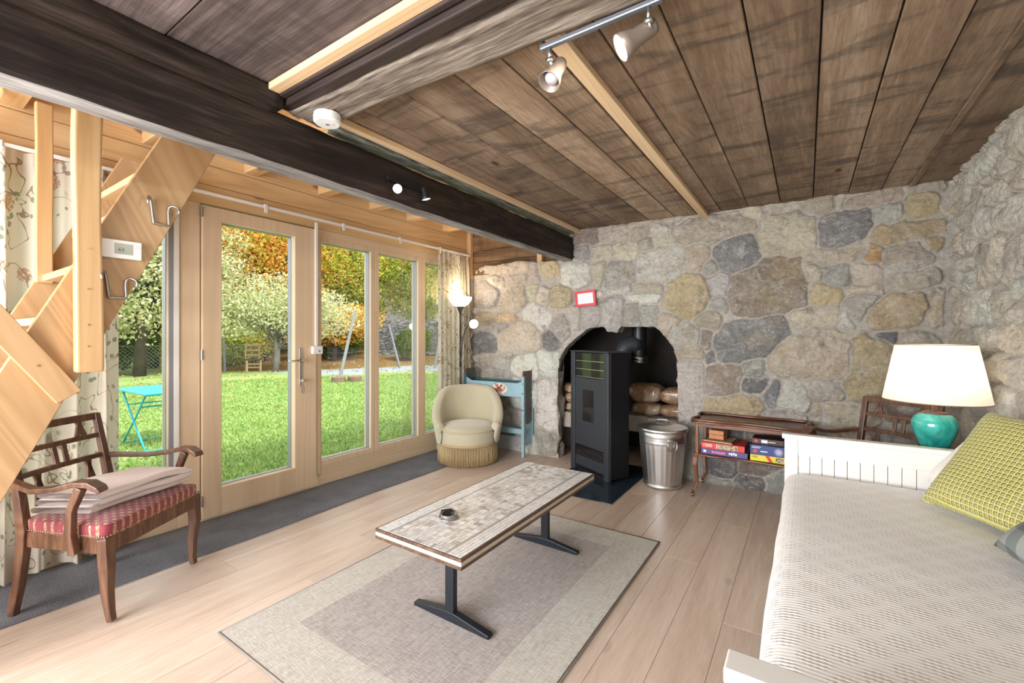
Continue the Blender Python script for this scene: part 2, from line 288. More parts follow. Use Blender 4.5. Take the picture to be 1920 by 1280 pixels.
SEEDS = [(-1.815,2.236,0.112,0.064,0.0,'b'),(-1.538,2.239,0.129,0.077,0.0,'c'),(-1.288,2.218,0.091,0.047,0.0,'c'),(-1.239,2.306,0.132,0.022,0.0,'c'),(-1.016,2.3,0.081,0.024,0.0,'c'),(-1.105,2.225,0.078,0.044,0.0,'w'),(-0.677,2.166,0.299,0.11,0.0,'t'),(-1.229,2.093,0.063,0.049,0.0,'t'),(-1.058,2.122,0.077,0.058,0.0,'c'),(-1.423,2.068,0.11,0.086,0.0,'c'),(-1.666,2.072,0.081,0.062,0.0,'c'),(-1.105,1.895,0.203,0.16,0.0,'w'),(-1.485,1.856,0.161,0.122,0.0,'g'),(-1.671,1.88,0.054,0.109,0.0,'c'),(-1.929,1.878,0.15,0.134,0.0,'w'),(-1.849,2.096,0.074,0.053,0.0,'g'),(-0.801,1.935,0.087,0.121,0.0,'t'),(-0.485,1.945,0.147,0.143,-20.0,'d'),(-0.677,1.832,0.059,0.06,0.0,'g'),(-0.627,1.691,0.091,0.105,0.0,'g'),(-0.644,1.514,0.075,0.059,0.0,'g'),(-0.88,1.608,0.182,0.184,0.0,'y'),(-1.485,1.688,0.114,0.033,0.0,'w'),(-1.21,1.688,0.131,0.039,0.0,'c'),(-1.249,1.601,0.122,0.027,0.0,'w'),(-1.559,1.476,0.106,0.175,0.0,'g'),(-1.765,1.445,0.089,0.1,0.0,'g'),(-1.935,1.427,0.075,0.097,-15.0,'g'),(-1.363,1.446,0.078,0.098,0.0,'g'),(-1.2,1.441,0.082,0.098,8.0,'g'),(-1.035,1.37,0.088,0.096,35.0,'t'),(-0.894,1.255,0.085,0.099,60.0,'g'),(-0.711,1.388,0.085,0.074,0.0,'t'),(-1.655,1.681,0.032,0.021,0.0,'w'),(-0.85,1.1,0.097,0.047,0.0,'t'),(-0.845,0.8,0.097,0.258,0.0,'w'),(-0.823,0.39,0.101,0.145,0.0,'g'),(-0.823,0.124,0.101,0.117,0.0,'g'),(-2.082,1.343,0.102,0.098,-40.0,'g'),(-2.216,1.2,0.093,0.094,-50.0,'d'),(-2.247,0.949,0.113,0.15,0.0,'w'),(-2.247,0.542,0.113,0.251,0.0,'w'),(-2.259,0.151,0.12,0.128,0.0,'g'),(-3.179,2.041,0.173,0.044,0.0,'c'),(-2.727,2.012,0.209,0.077,0.0,'c'),(-2.427,1.928,0.063,0.114,0.0,'t'),(-2.24,1.963,0.112,0.078,0.0,'y'),(-2.679,1.883,0.158,0.059,0.0,'c'),(-2.959,1.865,0.146,0.055,0.0,'c'),(-3.152,1.736,0.198,0.139,0.0,'g'),(-2.719,1.66,0.208,0.119,-25.0,'t'),(-2.442,1.724,0.081,0.069,0.0,'c'),(-2.284,1.675,0.089,0.073,20.0,'c'),(-2.094,1.655,0.108,0.099,0.0,'y'),(-3.179,1.554,0.2,0.032,0.0,'c'),(-3.17,1.465,0.181,0.051,0.0,'y'),(-2.832,1.461,0.141,0.045,0.0,'y'),(-3.143,1.37,0.189,0.038,0.0,'g'),(-2.857,1.359,0.1,0.048,0.0,'g'),(-2.383,1.448,0.16,0.108,35.0,'w'),(-2.624,1.221,0.296,0.176,-10.0,'c'),(-3.179,1.174,0.191,0.12,0.0,'d'),(-3.206,1.002,0.192,0.032,0.0,'c'),(-2.933,0.956,0.145,0.061,0.0,'g'),(-2.524,0.926,0.189,0.127,0.0,'w'),(-3.252,0.898,0.12,0.038,0.0,'t'),(-3.252,0.764,0.185,0.064,0.0,'g'),(-2.899,0.799,0.143,0.055,0.0,'g'),(-2.562,0.616,0.192,0.145,0.0,'w'),(-2.984,0.578,0.207,0.136,0.0,'t'),(-3.206,0.272,0.229,0.127,0.0,'c'),(-2.719,0.305,0.24,0.131,0.0,'g'),(-3.072,0.039,0.265,0.112,0.0,'g'),(-2.547,0.078,0.168,0.116,0.0,'w'),(-0.364,2.271,0.069,0.035,0.0,'c'),(-0.181,2.287,0.095,0.026,0.0,'c'),(0.075,2.243,0.084,0.057,0.0,'t'),(0.198,2.249,0.018,0.04,0.0,'c'),(0.414,2.242,0.146,0.039,-7.0,'t'),(0.483,2.131,0.074,0.05,0.0,'g'),(0.67,2.152,0.086,0.086,0.0,'y'),(0.678,2.277,0.086,0.022,0.0,'t'),(-0.13,2.063,0.187,0.174,0.0,'c'),(0.233,2.063,0.157,0.124,-15.0,'d'),(0.585,1.995,0.183,0.064,-5.0,'y'),(0.594,1.813,0.109,0.098,0.0,'t'),(0.722,1.893,0.041,0.044,0.0,'y'),(0.408,1.85,0.055,0.07,0.0,'o'),(0.22,1.86,0.161,0.048,-5.0,'t'),(0.038,1.745,0.043,0.066,0.0,'c'),(0.188,1.714,0.072,0.077,0.0,'g'),(0.362,1.713,0.089,0.049,0.0,'c'),(0.347,1.6,0.096,0.024,0.0,'c'),(0.614,1.641,0.122,0.053,-7.0,'t'),(0.112,1.572,0.097,0.082,0.0,'y'),(-0.258,1.647,0.273,0.224,-30.0,'b'),(0.338,1.482,0.103,0.067,-30.0,'g'),(0.539,1.425,0.154,0.099,-15.0,'y'),(0.736,1.449,0.033,0.092,0.0,'t'),(0.072,1.39,0.135,0.07,0.0,'c'),(0.253,1.386,0.032,0.068,0.0,'w'),(-0.395,1.232,0.272,0.163,-15.0,'d'),(-0.72,1.245,0.038,0.088,0.0,'b'),(-0.665,1.099,0.033,0.062,0.0,'d'),(-0.578,0.884,0.119,0.126,0.0,'b'),(-0.372,1.004,0.062,0.075,0.0,'g'),(0.035,1.081,0.27,0.153,-4.0,'t'),(-0.364,0.851,0.088,0.044,0.0,'d'),(-0.221,0.761,0.037,0.099,0.0,'d'),(-0.08,0.771,0.103,0.101,0.0,'w'),(0.122,0.818,0.103,0.065,0.0,'g'),(-0.024,0.896,0.045,0.017,0.0,'w'),(-0.497,0.652,0.216,0.076,0.0,'y'),(0.368,1.019,0.117,0.247,0.0,'y'),(0.459,1.238,0.066,0.039,0.0,'d'),(0.162,1.274,0.115,0.018,0.0,'c'),(0.259,0.656,0.175,0.072,0.0,'t'),(-0.148,0.609,0.144,0.034,0.0,'g'),(0.072,0.651,0.044,0.057,0.0,'c'),(0.656,1.179,0.09,0.093,0.0,'t'),(0.684,0.956,0.069,0.112,0.0,'g'),(0.576,0.743,0.086,0.095,0.0,'b'),(-0.57,0.465,0.122,0.068,0.0,'g'),(-0.258,0.456,0.149,0.073,0.0,'b'),(-0.59,0.178,0.115,0.136,0.0,'d'),(-0.314,0.245,0.133,0.113,0.0,'b'),(-0.611,-0.007,0.095,0.045,0.0,'g'),(-0.391,0.032,0.105,0.053,0.0,'d'),(-0.148,0.087,0.108,0.106,0.0,'g'),(0.028,0.386,0.12,0.103,0.0,'b'),(0.291,0.421,0.126,0.119,0.0,'t'),(0.562,0.419,0.13,0.114,0.0,'g'),(0.162,0.08,0.148,0.121,0.0,'t'),(0.474,0.098,0.134,0.116,0.0,'b'),(0.717,0.255,0.068,0.111,0.0,'g'),(0.689,0.622,0.061,0.111,0.0,'t')]
# ------------------------------------------------------------ stone walls
def YW(X):
    X = np.asarray(X, float); return np.where(X > -2.35, 4.03+.04*(X+2.35), 4.03-.163*(X+2.35))
PAL_ = dict(c=[(.52, .45, .34), (.47, .41, .31)], t=[(.42, .35, .26), (.38, .33, .26)], y=[(.45, .34, .19), (.40, .31, .18)], g=[(.345, .32, .28), (.385, .36, .32)],
           d=[(.165, .16, .165), (.20, .19, .185)], b=[(.30, .24, .19), (.27, .21, .165)], w=[(.58, .54, .47), (.54, .50, .44)], o=[(.46, .26, .09), (.42, .25, .1)])
PAL = {k: [tuple(min(.86, (x*.86+.14*(sum(c)/3))*1.62) for x in c) for c in v] for k, v in PAL_.items()}
MORTAR = np.array((.66, .60, .52))
def relief(U, Z, seeds, mw=.009, depth=.040, seed=0):
    """irregular stones: returns height above the back plane, colour, stone mask"""
    du = (fnoise(U, Z, 6, seed+1, 3)-.5)*.07+(fnoise(U, Z, 22, seed+5, 2)-.5)*.016
    dz = (fnoise(U, Z, 6, seed+2, 3)-.5)*.07+(fnoise(U, Z, 22, seed+6, 2)-.5)*.016
    Uw, Zw = U+du, Z+dz
    d1 = np.full(U.shape, 9e9); d2 = np.full(U.shape, 9e9); i1 = np.zeros(U.shape, int)
    for i, s in enumerate(seeds):
        u0, z0, a, b, an = s[:5]; th = math.radians(-an); ct, st_ = math.cos(th), math.sin(th)
        x = Uw-u0; y = Zw-z0; p = np.abs(x*ct+y*st_); q = np.abs(-x*st_+y*ct); m = min(a, b)
        e = 3.0; k = ((p/a)**e+(q/b)**e)**(1/e)
        # distance to the stone's outline, roughly in metres
        d = (k-1)*m*np.where(p/a > q/b, (a/m)**.5, (b/m)**.5)
        c = d < d1; d2 = np.where(c, d1, np.minimum(d2, d)); i1 = np.where(c, i, i1); d1 = np.where(c, d, d1)
    edge = np.minimum((d2-d1)*.5, .032-d1)
    mask = sstep(mw*.55, mw*1.25, edge)
    dome = sstep(0, .075, edge)
    sr = np.random.default_rng(seed+9); hs = sr.uniform(.6, 1.25, len(seeds)); jit = sr.uniform(.86, 1.14, (len(seeds), 1))*sr.uniform(.97, 1.03, (len(seeds), 3))
    tx = sr.uniform(-.10, .10, len(seeds)); tz = sr.uniform(-.09, .09, len(seeds)); S = np.array([[s[0], s[1]] for s in seeds])
    tilt = tx[i1]*(U-S[i1, 0])+tz[i1]*(Z-S[i1, 1])
    rg_ = fnoise(U, Z, 8, seed+3, 5); rough = (np.abs(rg_-.5)*2-.25)*-.046+(fnoise(U, Z, 45, seed+4, 3)-.5)*.016
    hgt = mask*(depth*hs[i1]*(.55+.45*dome)+np.clip(tilt, -.012, .014)+rough)+(fnoise(U, Z, 14, seed+8, 3)-.5)*.010
    col = np.array([PAL[s[5]][k % 2] for k, s in enumerate(seeds)])*jit
    n = fnoise(U, Z, 4, seed+12, 4)[..., None]; cc = col[i1]*(.86+.28*n)
    c = MORTAR*(1-mask[..., None])+cc*mask[..., None]
    return hgt, c, mask
def wallmesh(name, X, Y, Z, keep, col, mask, mat):
    nu, nv = X.shape; V = np.stack([X, Y, Z], -1).reshape(-1, 3)
    idx = np.arange(nu*nv).reshape(nu, nv)
    F = np.stack([idx[:-1, :-1], idx[1:, :-1], idx[1:, 1:], idx[:-1, 1:]], -1)[keep]
    o = npmesh(name, V, F.reshape(-1, 4), mat, smooth=True)
    at = o.data.color_attributes.new('col', 'FLOAT_COLOR', 'POINT')
    at.data.foreach_set('color', np.concatenate([col.reshape(-1, 3), np.ones((nu*nv, 1))], 1).astype(np.float32).ravel())
    a2 = o.data.attributes.new('stone', 'FLOAT', 'POINT'); a2.data.foreach_set('value', mask.astype(np.float32).ravel())
    return struct(o)
TOPX = [-2.124, -2.112, -2.034, -1.929, -1.798, -1.677, -1.612, -1.585, -1.49, -1.459, -1.363, -1.166, -1.095, -1.025, -.966, -.948]
TOPZ = [.871, 1.025, 1.147, 1.245, 1.325, 1.35, 1.345, 1.298, 1.293, 1.343, 1.345, 1.34, 1.294, 1.207, 1.112, .97]
XL, XR = -2.124, -.948
def stonetop(x): return np.where(x < -2.0, 2.03+.07*(-x-2.0)/1.39+.012*np.sin(x*9), 2.345)
us = np.arange(-3.39, .875, .0088); us[np.argmin(abs(us-XL))] = XL; us[np.argmin(abs(us-XR))] = XR
zs = np.linspace(-.02, 2.345, 262); U, Z = np.meshgrid(us, zs, indexing='ij')
# every column is cut to the wall's own top, and snapped to the arch
tu = stonetop(U); Z = np.minimum(Z, tu)
arch = np.interp(U, TOPX, TOPZ)+(fnoise(U, U*0, 18, 5, 2)-.5)*.02; inx = (U >= XL-1e-4) & (U <= XR+1e-4); dz_ = zs[1]-zs[0]
Z = np.where(inx & (np.abs(Z-arch) <= dz_*.5), arch, Z)
H, COL, MK = relief(U, Z, SEEDS)
Uc = (U[:-1, :-1]+U[1:, 1:])/2; Zc = (Z[:-1, :-1]+Z[1:, 1:])/2; Ac = (arch[:-1, :-1]+arch[1:, 1:])/2
hole = (Uc > XL) & (Uc < XR) & (Zc < Ac); flat = (Z[:-1, 1:]-Z[:-1, :-1]) < 1e-5
wallmesh('wall_back', U, YW(U)-H, Z, ~hole & ~flat, COL, MK, m_stone)
# arch reveal, into the thickness of the wall
path = [(XL, z) for z in np.linspace(-.02, .9, 50)]+[(x, float(np.interp(x, us, np.interp(us, TOPX, TOPZ)+(fnoise(us, us*0, 18, 5, 2)-.5)*.02))) for x in np.linspace(XL+.001, XR-.001, 130)]+[(XR, z) for z in np.linspace(.95, -.02, 50)]
PU = np.array([p[0] for p in path]); PZ = np.array([p[1] for p in path]); hh, cc, mm = relief(PU, PZ, SEEDS)
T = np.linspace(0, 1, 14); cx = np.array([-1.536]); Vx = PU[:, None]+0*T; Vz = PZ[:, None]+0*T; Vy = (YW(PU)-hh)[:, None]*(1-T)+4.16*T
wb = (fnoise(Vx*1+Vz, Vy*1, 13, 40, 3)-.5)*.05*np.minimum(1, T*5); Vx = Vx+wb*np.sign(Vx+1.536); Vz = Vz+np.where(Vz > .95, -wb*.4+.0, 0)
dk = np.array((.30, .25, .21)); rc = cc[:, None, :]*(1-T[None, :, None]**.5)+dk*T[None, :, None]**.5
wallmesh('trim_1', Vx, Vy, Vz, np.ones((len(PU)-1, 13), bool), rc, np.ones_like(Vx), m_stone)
m_soot = plain('sooty_masonry', (.03, .024, .02), .9, 0, .5, 5, .5)
b = MB()
x0, x1, y0, y1, zt = -2.42, -.66, 4.15, 4.95, 1.75
b.box(x0-.05, x0, y0, y1, 0, zt); b.box(x1, x1+.05, y0, y1, 0, zt); b.box(x0, x1, y1, y1+.05, 0, zt); b.box(x0, x1, y0, y1, zt, zt+.05)
b.box(x0, XL+.0, y0-.03, y0, 0, zt); b.box(XR, x1, y0-.03, y0, 0, zt); b.box(XL, XR, y0-.03, y0, 1.37, zt)
struct(b.obj('wall_fireplace', m_soot))
b = MB(); rr = random.Random(3)
b.box(-2.41, -1.80, 4.17, 4.94, .30, .46); b.box(-1.79, -1.30, 4.34, 4.94, .30, .46); b.box(-1.29, -.67, 4.30, 4.94, .30, .46)
for xa, xb in ((-2.35, -2.22), (-1.85, -1.70), (-1.2, -.72)): b.box(xa, xb, 4.5, 4.94, 0, .3)
struct(b.obj('trim_2', plain('hearth_ledge_stone', (.34, .30, .25), .9, 0, .35, 7, .6), bevel=.012))
# right wall
rr = random.Random(21); rs = []
y = 0; z = 0; row = 0
while z < 2.45:
    hgt = rr.uniform(.13, .30); y = .9+rr.uniform(-.1, .1)
    while y < 4.25:
        wd = rr.uniform(.16, .48)
        if rr.random() < .3 and hgt > .2:
            k = rr.uniform(.35, .65)
            for zz, hz_ in ((z+hgt*k/2, hgt*k), (z+hgt*(1+k)/2, hgt*(1-k))): rs.append((y+wd/2, zz, wd/2-.008, hz_/2-.008, rr.uniform(-9, 9), rr.choice('wcwgcty')))
        else: rs.append((y+wd/2, z+hgt/2+rr.uniform(-.02, .02), wd/2-.006, hgt/2-.006, rr.uniform(-14, 14), rr.choice('wcwgwctgy')))
        y += wd
    z += hgt
ys = np.concatenate([np.linspace(-2.0, 1.4, 60)[:-1], np.arange(1.4, 4.24, .0095)]); zz_ = np.linspace(-.02, 2.345, 240)
U, Z = np.meshgrid(ys, zz_, indexing='ij'); H, COL, MK = relief(U, Z, rs, .014, .040, 77)
COL = COL*.62+.38*np.array((.90, .86, .78))
wallmesh('wall_right', .84-H, U, Z, np.ones((len(ys)-1, len(zz_)-1), bool), COL, MK, m_stone)

# ------------------------------------------------------------ floor and ceilings
b = MB(); rr = random.Random(5); x = -3.45
while x < .9:
    wd = .185; y = -2.1-rr.uniform(0, 1.2)
    while y < 4.98:
        ln = rr.uniform(1.1, 2.2); b.rnd = rr.random(); ya, yb = max(y, -2.1), min(y+ln, 4.98)
        if yb > ya+.02: b.box(x+.0006, x+wd-.0006, ya+.0006, yb-.0006, -.02, 0)
        y += ln
    x += wd
struct(b.obj('floor', m_floor, bevel=.0012, segs=1))
b = MB(); b.box(-3.5, 1, -2.1, 5.1, -.08, -.021); struct(b.obj('floor_base', plain('dark_joint', (.12, .09, .07), .9)))
seams = [-1.90, -1.74, -1.46, -1.19, -.97, -.79, -.60, -.394, -.17, .043, .26, .45, .62, .88]
b = MB(); rr = random.Random(8)
for i in range(len(seams)-1):
    b.rnd = rr.random(); dzz = rr.uniform(0, .006)
    b.box(seams[i]+.003, seams[i+1]-.003, 1.06, 4.3, 2.31+dzz, 2.345)
b.rnd = .3; b.box(.60, .63, 1.1, 4.2, 2.300, 2.312)
struct(b.obj('ceiling', m_old, bevel=.003, segs=1))
b = MB(); ye = [-2.1, -1.6, -1.15, -.72, -.28, .17, .615, 1.06]
for i in range(len(ye)-1):
    b.rnd = rr.random(); b.box(-1.93, .88, ye[i]+.002, ye[i+1]-.002, 2.312+rr.uniform(0, .004), 2.345)
struct(b.obj('ceiling_front_bay', m_oldX, bevel=.003, segs=1))
b = MB(); b.box(-1.9, .95, -2.1, 5, 2.346, 2.40); b.box(-3.5, -1.9, -2.1, 5, 2.66, 2.70); b.box(-1.93, -1.90, -2.1, 4.4, 2.33, 2.68)
struct(b.obj('ceiling_slab', plain('dark_loft_wood', (.05, .035, .025), .8)))
b = MB(); y = -2.1
while y < 4.3: b.rnd = random.random(); b.box(-3.40, -1.95, y+.001, y+.149, 2.63, 2.65); y += .15
struct(b.obj('ceiling_pine', m_pineX, bevel=.002, segs=1))
# upper back wall boards over the low stone
b = MB()
for i, (za, zb) in enumerate(((1.98, 2.13), (2.13, 2.27), (2.27, 2.44), (2.44, 2.64))):
    b.rnd = .2+.2*i; b.box(-3.39, -1.93, 4.14+.006*(i % 2), 4.20, za+.002, zb-.002)
m_upp = wood('aged_pine_boards', [(.07, .038, .018), (.17, .10, .05), (.28, .18, .10)], 'X', 1, .6, .6, (.05, .02, .01), .3, .08, .3, .3, .3, .5, (.07, .035, .015))
struct(b.obj('wall_back_boards', m_upp, bevel=.002, segs=1))
b = MB(); b.rnd = .5; b.box(-3.385, -3.325, 4.085, 4.135, 1.95, 2.63); b.box(-2.40, -2.34, 4.07, 4.135, 2.05, 2.60); struct(b.obj('trim_3', m_pineZ, bevel=.003))

def rough_beam(name, mat, p0, p1, w_, h_, seed, amp=.010, n=90, mats=None):
    """hewn beam as a noisy box section swept along x or y"""
    p0, p1 = Vector(p0), Vector(p1); d = (p1-p0); L = d.length; d.normalize(); sx = d.cross(Vector((0, 0, 1))); sy = Vector((0, 0, 1))
    per = []; m = 7
    for k in range(m): per.append((-.5+k/m, -.5))
    for k in range(m): per.append((.5, -.5+k/m))
    for k in range(m): per.append((.5-k/m, .5))
    for k in range(m): per.append((-.5, .5-k/m))
    vs = []; fs = []; np_ = len(per); b = MB()
    for i in range(n+1):
        c = p0+d*(L*i/n)
        for a, e in per:
            r = 1-.03*((abs(a) > .49) and (abs(e) > .49))*1.8
            q = Vector((c.x*2.2+a*3, c.y*2.2+seed, e*4)); nn = mn.noise(q)+.5*mn.noise(q*4.1); n2 = mn.noise(q+Vector((9, 9, 9)))+.5*mn.noise(q*3.7+Vector((5, 1, 3)))
            vs.append(c+sx*(a*w_*r+amp*nn)+sy*(e*h_*r+amp*n2*.8))
    for i in range(n):
        for k in range(np_): fs.append((i*np_+k, i*np_+(k+1) % np_, (i+1)*np_+(k+1) % np_, (i+1)*np_+k))
    fs += [tuple(range(np_)), tuple(n*np_+k for k in reversed(range(np_)))]
    b.add(vs, fs); b.rnd = .5
    o = b.obj(name, mat, smooth=True)
    if mats:   # weathered underside
        o.data.materials.append(mats)
        for i, p in enumerate(o.data.polygons[:n*np_]):
            if i % np_ < m+0: p.material_index = 1
    return o
struct(rough_beam('ceiling_beam', m_beam, (-2.005, -1.9, 2.13), (-2.005, 4.12, 2.13), .115, .235, 3, .009, 140, m_wane))
struct(rough_beam('ceiling_cross_beam', m_beamX, (-1.93, 1.165, 2.305), (.80, 1.28, 2.305), .175, .11, 8, .009, 90))
struct(rough_beam('trim_4', m_plate, (-1.99, 1.35, 2.31), (-1.99, 4.08, 2.31), .10, .05, 15, .010, 90))
b = MB(); b.rnd = .2; b.box(-1.93, .8, 1.045, 1.095, 2.255, 2.312); b.box(-1.93, .8, 1.012, 1.04, 2.278, 2.312)
o = b.obj('trim_5', wood('dark_boards', [(.012, .008, .007), (.035, .022, .018), (.07, .048, .04)], 'X', 1, .6, .4, None, .5, .07, .4), bevel=.006); struct(o)
o = rough_beam('trim_6', m_beam, (-1.915, -1.9, 2.272), (-1.915, 1.03, 2.272), .085, .085, 25, .005, 70); struct(o)
b = MB(); b.rnd = .8; b.box(-1.87, .80, .965, 1.012, 2.285, 2.313); struct(b.obj('trim_7', m_battenX, bevel=.003))
b = MB(); b.rnd = .6; b.box(-1.905, -1.865, 1.26, 4.06, 2.280, 2.313); struct(b.obj('trim_8', m_batten, bevel=.003))
b = MB(); b.rnd = .9; b.box(-.76, -.70, 1.30, 4.09, 2.282, 2.313); struct(b.obj('trim_9', m_batten, bevel=.003))
for i, y in enumerate((-.9, -.2, .45, 1.03, 1.62, 2.20, 2.72, 3.18, 3.71)):
    b = MB(); b.rnd = (i*.37) % 1; b.box(-3.39, -1.95, y-.045, y+.045, 2.435, 2.63); struct(b.obj('ceiling_joist', m_pineX, bevel=.004))
b = MB(); b.rnd = .4; b.box(-2.6, -2.56, -.5, .3, 2.40, 2.5)

# ------------------------------------------------------------ window wall
b = MB(); zb = [2.15, 2.285, 2.42, 2.555, 2.66]; X0, X1 = -3.49, -3.39
for i in range(4):
    y = -2.1
    for j, ln in enumerate((2.9, 3.5, 4.2)):
        b.rnd = random.random(); ye_ = min(y+ln, 4.22)
        if ye_ > y: b.box(X0, X1, y+.0008, ye_-.0008, zb[i]+.0015, zb[i+1]-.0015)
        y = ye_
struct(b.obj('wall_left', m_pine, bevel=.004, segs=1))
b = MB(); b.rnd = .5
b.box(X0, X1, -2.1, -.56, 0, 2.15); b.box(X0, X1-.003, 4.0, 4.22, 0, 2.15)
b.box(X0, X1, 1.172, 1.298, 0, 2.15); b.box(X0, X1+.004, 2.132, 2.178, .1, 2.15)
struct(b.obj('wall_left_posts', m_jamb, bevel=.003))
b = MB(); b.rnd = .3; b.box(X0-.02, X1-.004, -.56, 1.172, 0, .16); b.box(X0-.02, X1-.004, 2.178, 4.0, 0, .16); b.box(X0-.02, X1+.012, 1.298, 2.178, 0, .018)
b.rnd = .7; b.box(X0, X1-.002, -.56, 1.172, 2.09, 2.15); b.box(X0, X1-.002, 2.178, 4.0, 2.09, 2.15)
struct(b.obj('trim_10', m_jambY, bevel=.003))
t = NT('window_glass'); fr = t.n('ShaderNodeFresnel', {'IOR': 1.45}).outputs[0]
m_glass = t.done(t.n('ShaderNodeMixShader', {0: t.math('MULTIPLY', fr, .45), 1: t.n('ShaderNodeBsdfTransparent', {'Color': (.97, .985, .975, 1)}).outputs[0], 2: t.n('ShaderNodeBsdfGlossy', {'Roughness': .01}).outputs[0]}).outputs[0])
m_lightbead = plain('pale_bead', (.74, .66, .54), .4)
def ring(b, xa, xb, ya, yb, za, zb_, wd):
    b.box(xa, xb, ya, ya+wd, za, zb_); b.box(xa, xb, yb-wd, yb, za, zb_); b.box(xa, xb, ya+wd, yb-wd, za, za+wd); b.box(xa, xb, ya+wd, yb-wd, zb_-wd, zb_)
def glazing(parent, ya, yb, za=.21, zb_=2.045):
    b = MB(); ring(b, -3.462, -3.418, ya-.012, yb+.012, za-.012, zb_+.012, .016); b.obj('glazing_spacer', m_alu, parent)
    b = MB(); ring(b, -3.420, -3.394, ya-.012, yb+.012, za-.012, zb_+.012, .010); b.obj('glazing_bead', m_lightbead, parent, bevel=.002)
    b = MB(); b.box(-3.442, -3.438, ya, yb, za, zb_); b.obj('pane', m_glass, parent)
WIN = [(-.56, 1.172, -.50, 1.118), (2.178, 2.745, 2.192, 2.697), (2.745, 3.355, 2.793, 3.303), (3.355, 4.0, 3.407, 3.95)]
for i, (ya, yb, ga, gb) in enumerate(WIN):
    b = MB(); b.rnd = .2+.2*i
    b.box(X0, -3.392, ya+.001, ga, .16, 2.09); b.box(X0, -3.392, gb, yb-.001, .16, 2.09); b.box(X0, -3.392, ga, gb, .16, .21); b.box(X0, -3.392, ga, gb, 2.045, 2.09)
    o = struct(b.obj('window_%d' % (i+1), m_jamb, bevel=.003)); glazing(o, ga, gb)
    if i == 0:
        b = MB(); b.box(-3.50, -3.387, 1.122, 1.160, .18, 2.08); b.obj('grey_profile', m_alu, o, bevel=.002)
        b = MB(); b.box(-3.386, -3.380, 1.148, 1.176, .18, 2.08); b.obj('cover_strip', m_white, o, bevel=.001)
b = MB(); b.rnd = .1; b.box(X0+.02, -3.365, 1.303, 1.42, .022, 2.135); b.rnd = .8; b.box(X0+.02, -3.365, 1.945, 2.127, .022, 2.135)
b.rnd = .5; b.box(X0+.02, -3.365, 1.42, 1.945, .022, .21); b.box(X0+.02, -3.365, 1.42, 1.945, 2.045, 2.135)
door = struct(b.obj('door_1', m_jamb, bevel=.003)); glazing(door, 1.42, 1.945)
m_chrome = plain('satin_chrome', (.72, .71, .70), .22, 1., .03)
b = MB(); b.box(-3.364, -3.358, 1.978, 2.004, .86, 1.16); b.obj('lock_plate', m_chrome, door, bevel=.003)
b = MB(); b.tube([(-3.358, 1.991, 1.062), (-3.315, 1.991, 1.062), (-3.305, 1.975, 1.062), (-3.303, 1.86, 1.062)], .009); b.tube([(-3.358, 1.991, 1.062), (-3.350, 1.991, 1.062)], .017, 16); b.obj('handle', m_chrome, door, smooth=True)
b = MB(); b.tube([(-3.358, 1.991, .90), (-3.338, 1.991, .90)], .011, 16); b.box(-3.338, -3.318, 1.989, 1.993, .885, .915)
b.tube([(-3.33, 1.991+.012*math.cos(a), .873+.014*math.sin(a)) for a in np.linspace(0, 2*PI, 17)], .0015, 6)
for k in (-1, 1): b.box(-3.332, -3.329, 1.989+k*.008, 1.995+k*.008, .80, .86)
b.obj('key', m_chrome, door)
for z in (.144, 1.129, 2.09):
    b = MB(); b.tube([(-3.366, 1.299, z-.035), (-3.366, 1.299, z+.035)], .008, 10); b.box(-3.372, -3.362, 1.288, 1.299, z-.03, z+.03); b.obj('hinge', m_steel, door)
b = MB(); b.box(-3.55, -3.39, 1.3, 2.13, -.02, .0); struct(b.obj('trim_11', m_alu))

# ------------------------------------------------------------ floor mats
def carpet(name, cols, sc_=1, ribs=0):
    t = NT(name); co = t.coord(); n = t.noise(co, 230*sc_, 2, .7); n2 = t.noise(co, 5, 3)
    c = t.ramp(t.math('ADD', t.math('MULTIPLY', n, .8), t.math('MULTIPLY', n2, .2)), [(.35, cols[0]), (.5, cols[1]), (.66, cols[2])])
    return t.done(t.bsdf(color=c, rough=.95, normal=t.bump(n, .6, .006), spec=.1))
m_runner = carpet('grey_runner', [(.08, .083, .095), (.16, .165, .18), (.28, .28, .295)])
b = MB()
def fn(u, v):
    y = -1.4+4.95*u; x = -3.385+.515*v; x += (.012*math.sin(y*1.7)+.006*math.sin(y*5))*v
    return (x, y, .008)
b.grid(fn, 90, 4); o = b.obj('carpet_runner', m_runner); md = o.modifiers.new('s', 'SOLIDIFY'); md.thickness = .007; md.offset = -1
tag(o, 'long dark grey carpet runner along the foot of the glazed doors', 'carpet')
t = NT('rug_weave'); co = t.coord('Object')
s_ = t.n('ShaderNodeSeparateXYZ', {0: co}); fx = t.math('ABSOLUTE', t.math('ADD', s_.outputs[0], 1.400)); fy = t.math('ABSOLUTE', t.math('SUBTRACT', s_.outputs[1], 1.785))
ins = t.math('MULTIPLY', t.math('LESS_THAN', fx, .435), t.math('LESS_THAN', fy, .705))
n1 = t.noise(t.mapping(co, (30, 330, 30)), 1, 2, .6); n2 = t.noise(t.mapping(co, (230, 14, 30)), 1, 3, .6); nn = t.math('ADD', t.math('MULTIPLY', n1, .55), t.math('MULTIPLY', n2, .45))
ca = t.ramp(nn, [(.38, (.40, .375, .33)), (.62, (.62, .595, .54))]); cb = t.ramp(nn, [(.38, (.30, .27, .255)), (.62, (.53, .485, .46))])
m_rug = t.done(t.bsdf(color=t.mix(ins, ca, cb), rough=.95, normal=t.bump(nn, .5, .004), spec=.1))
b = MB(); b.box(-2.05, -.745, .86, 2.71, .0015, .008); rug = b.obj('rug', m_rug, bevel=.002); tag(rug, 'flat woven beige rug with a darker taupe rectangle in its middle', 'rug')
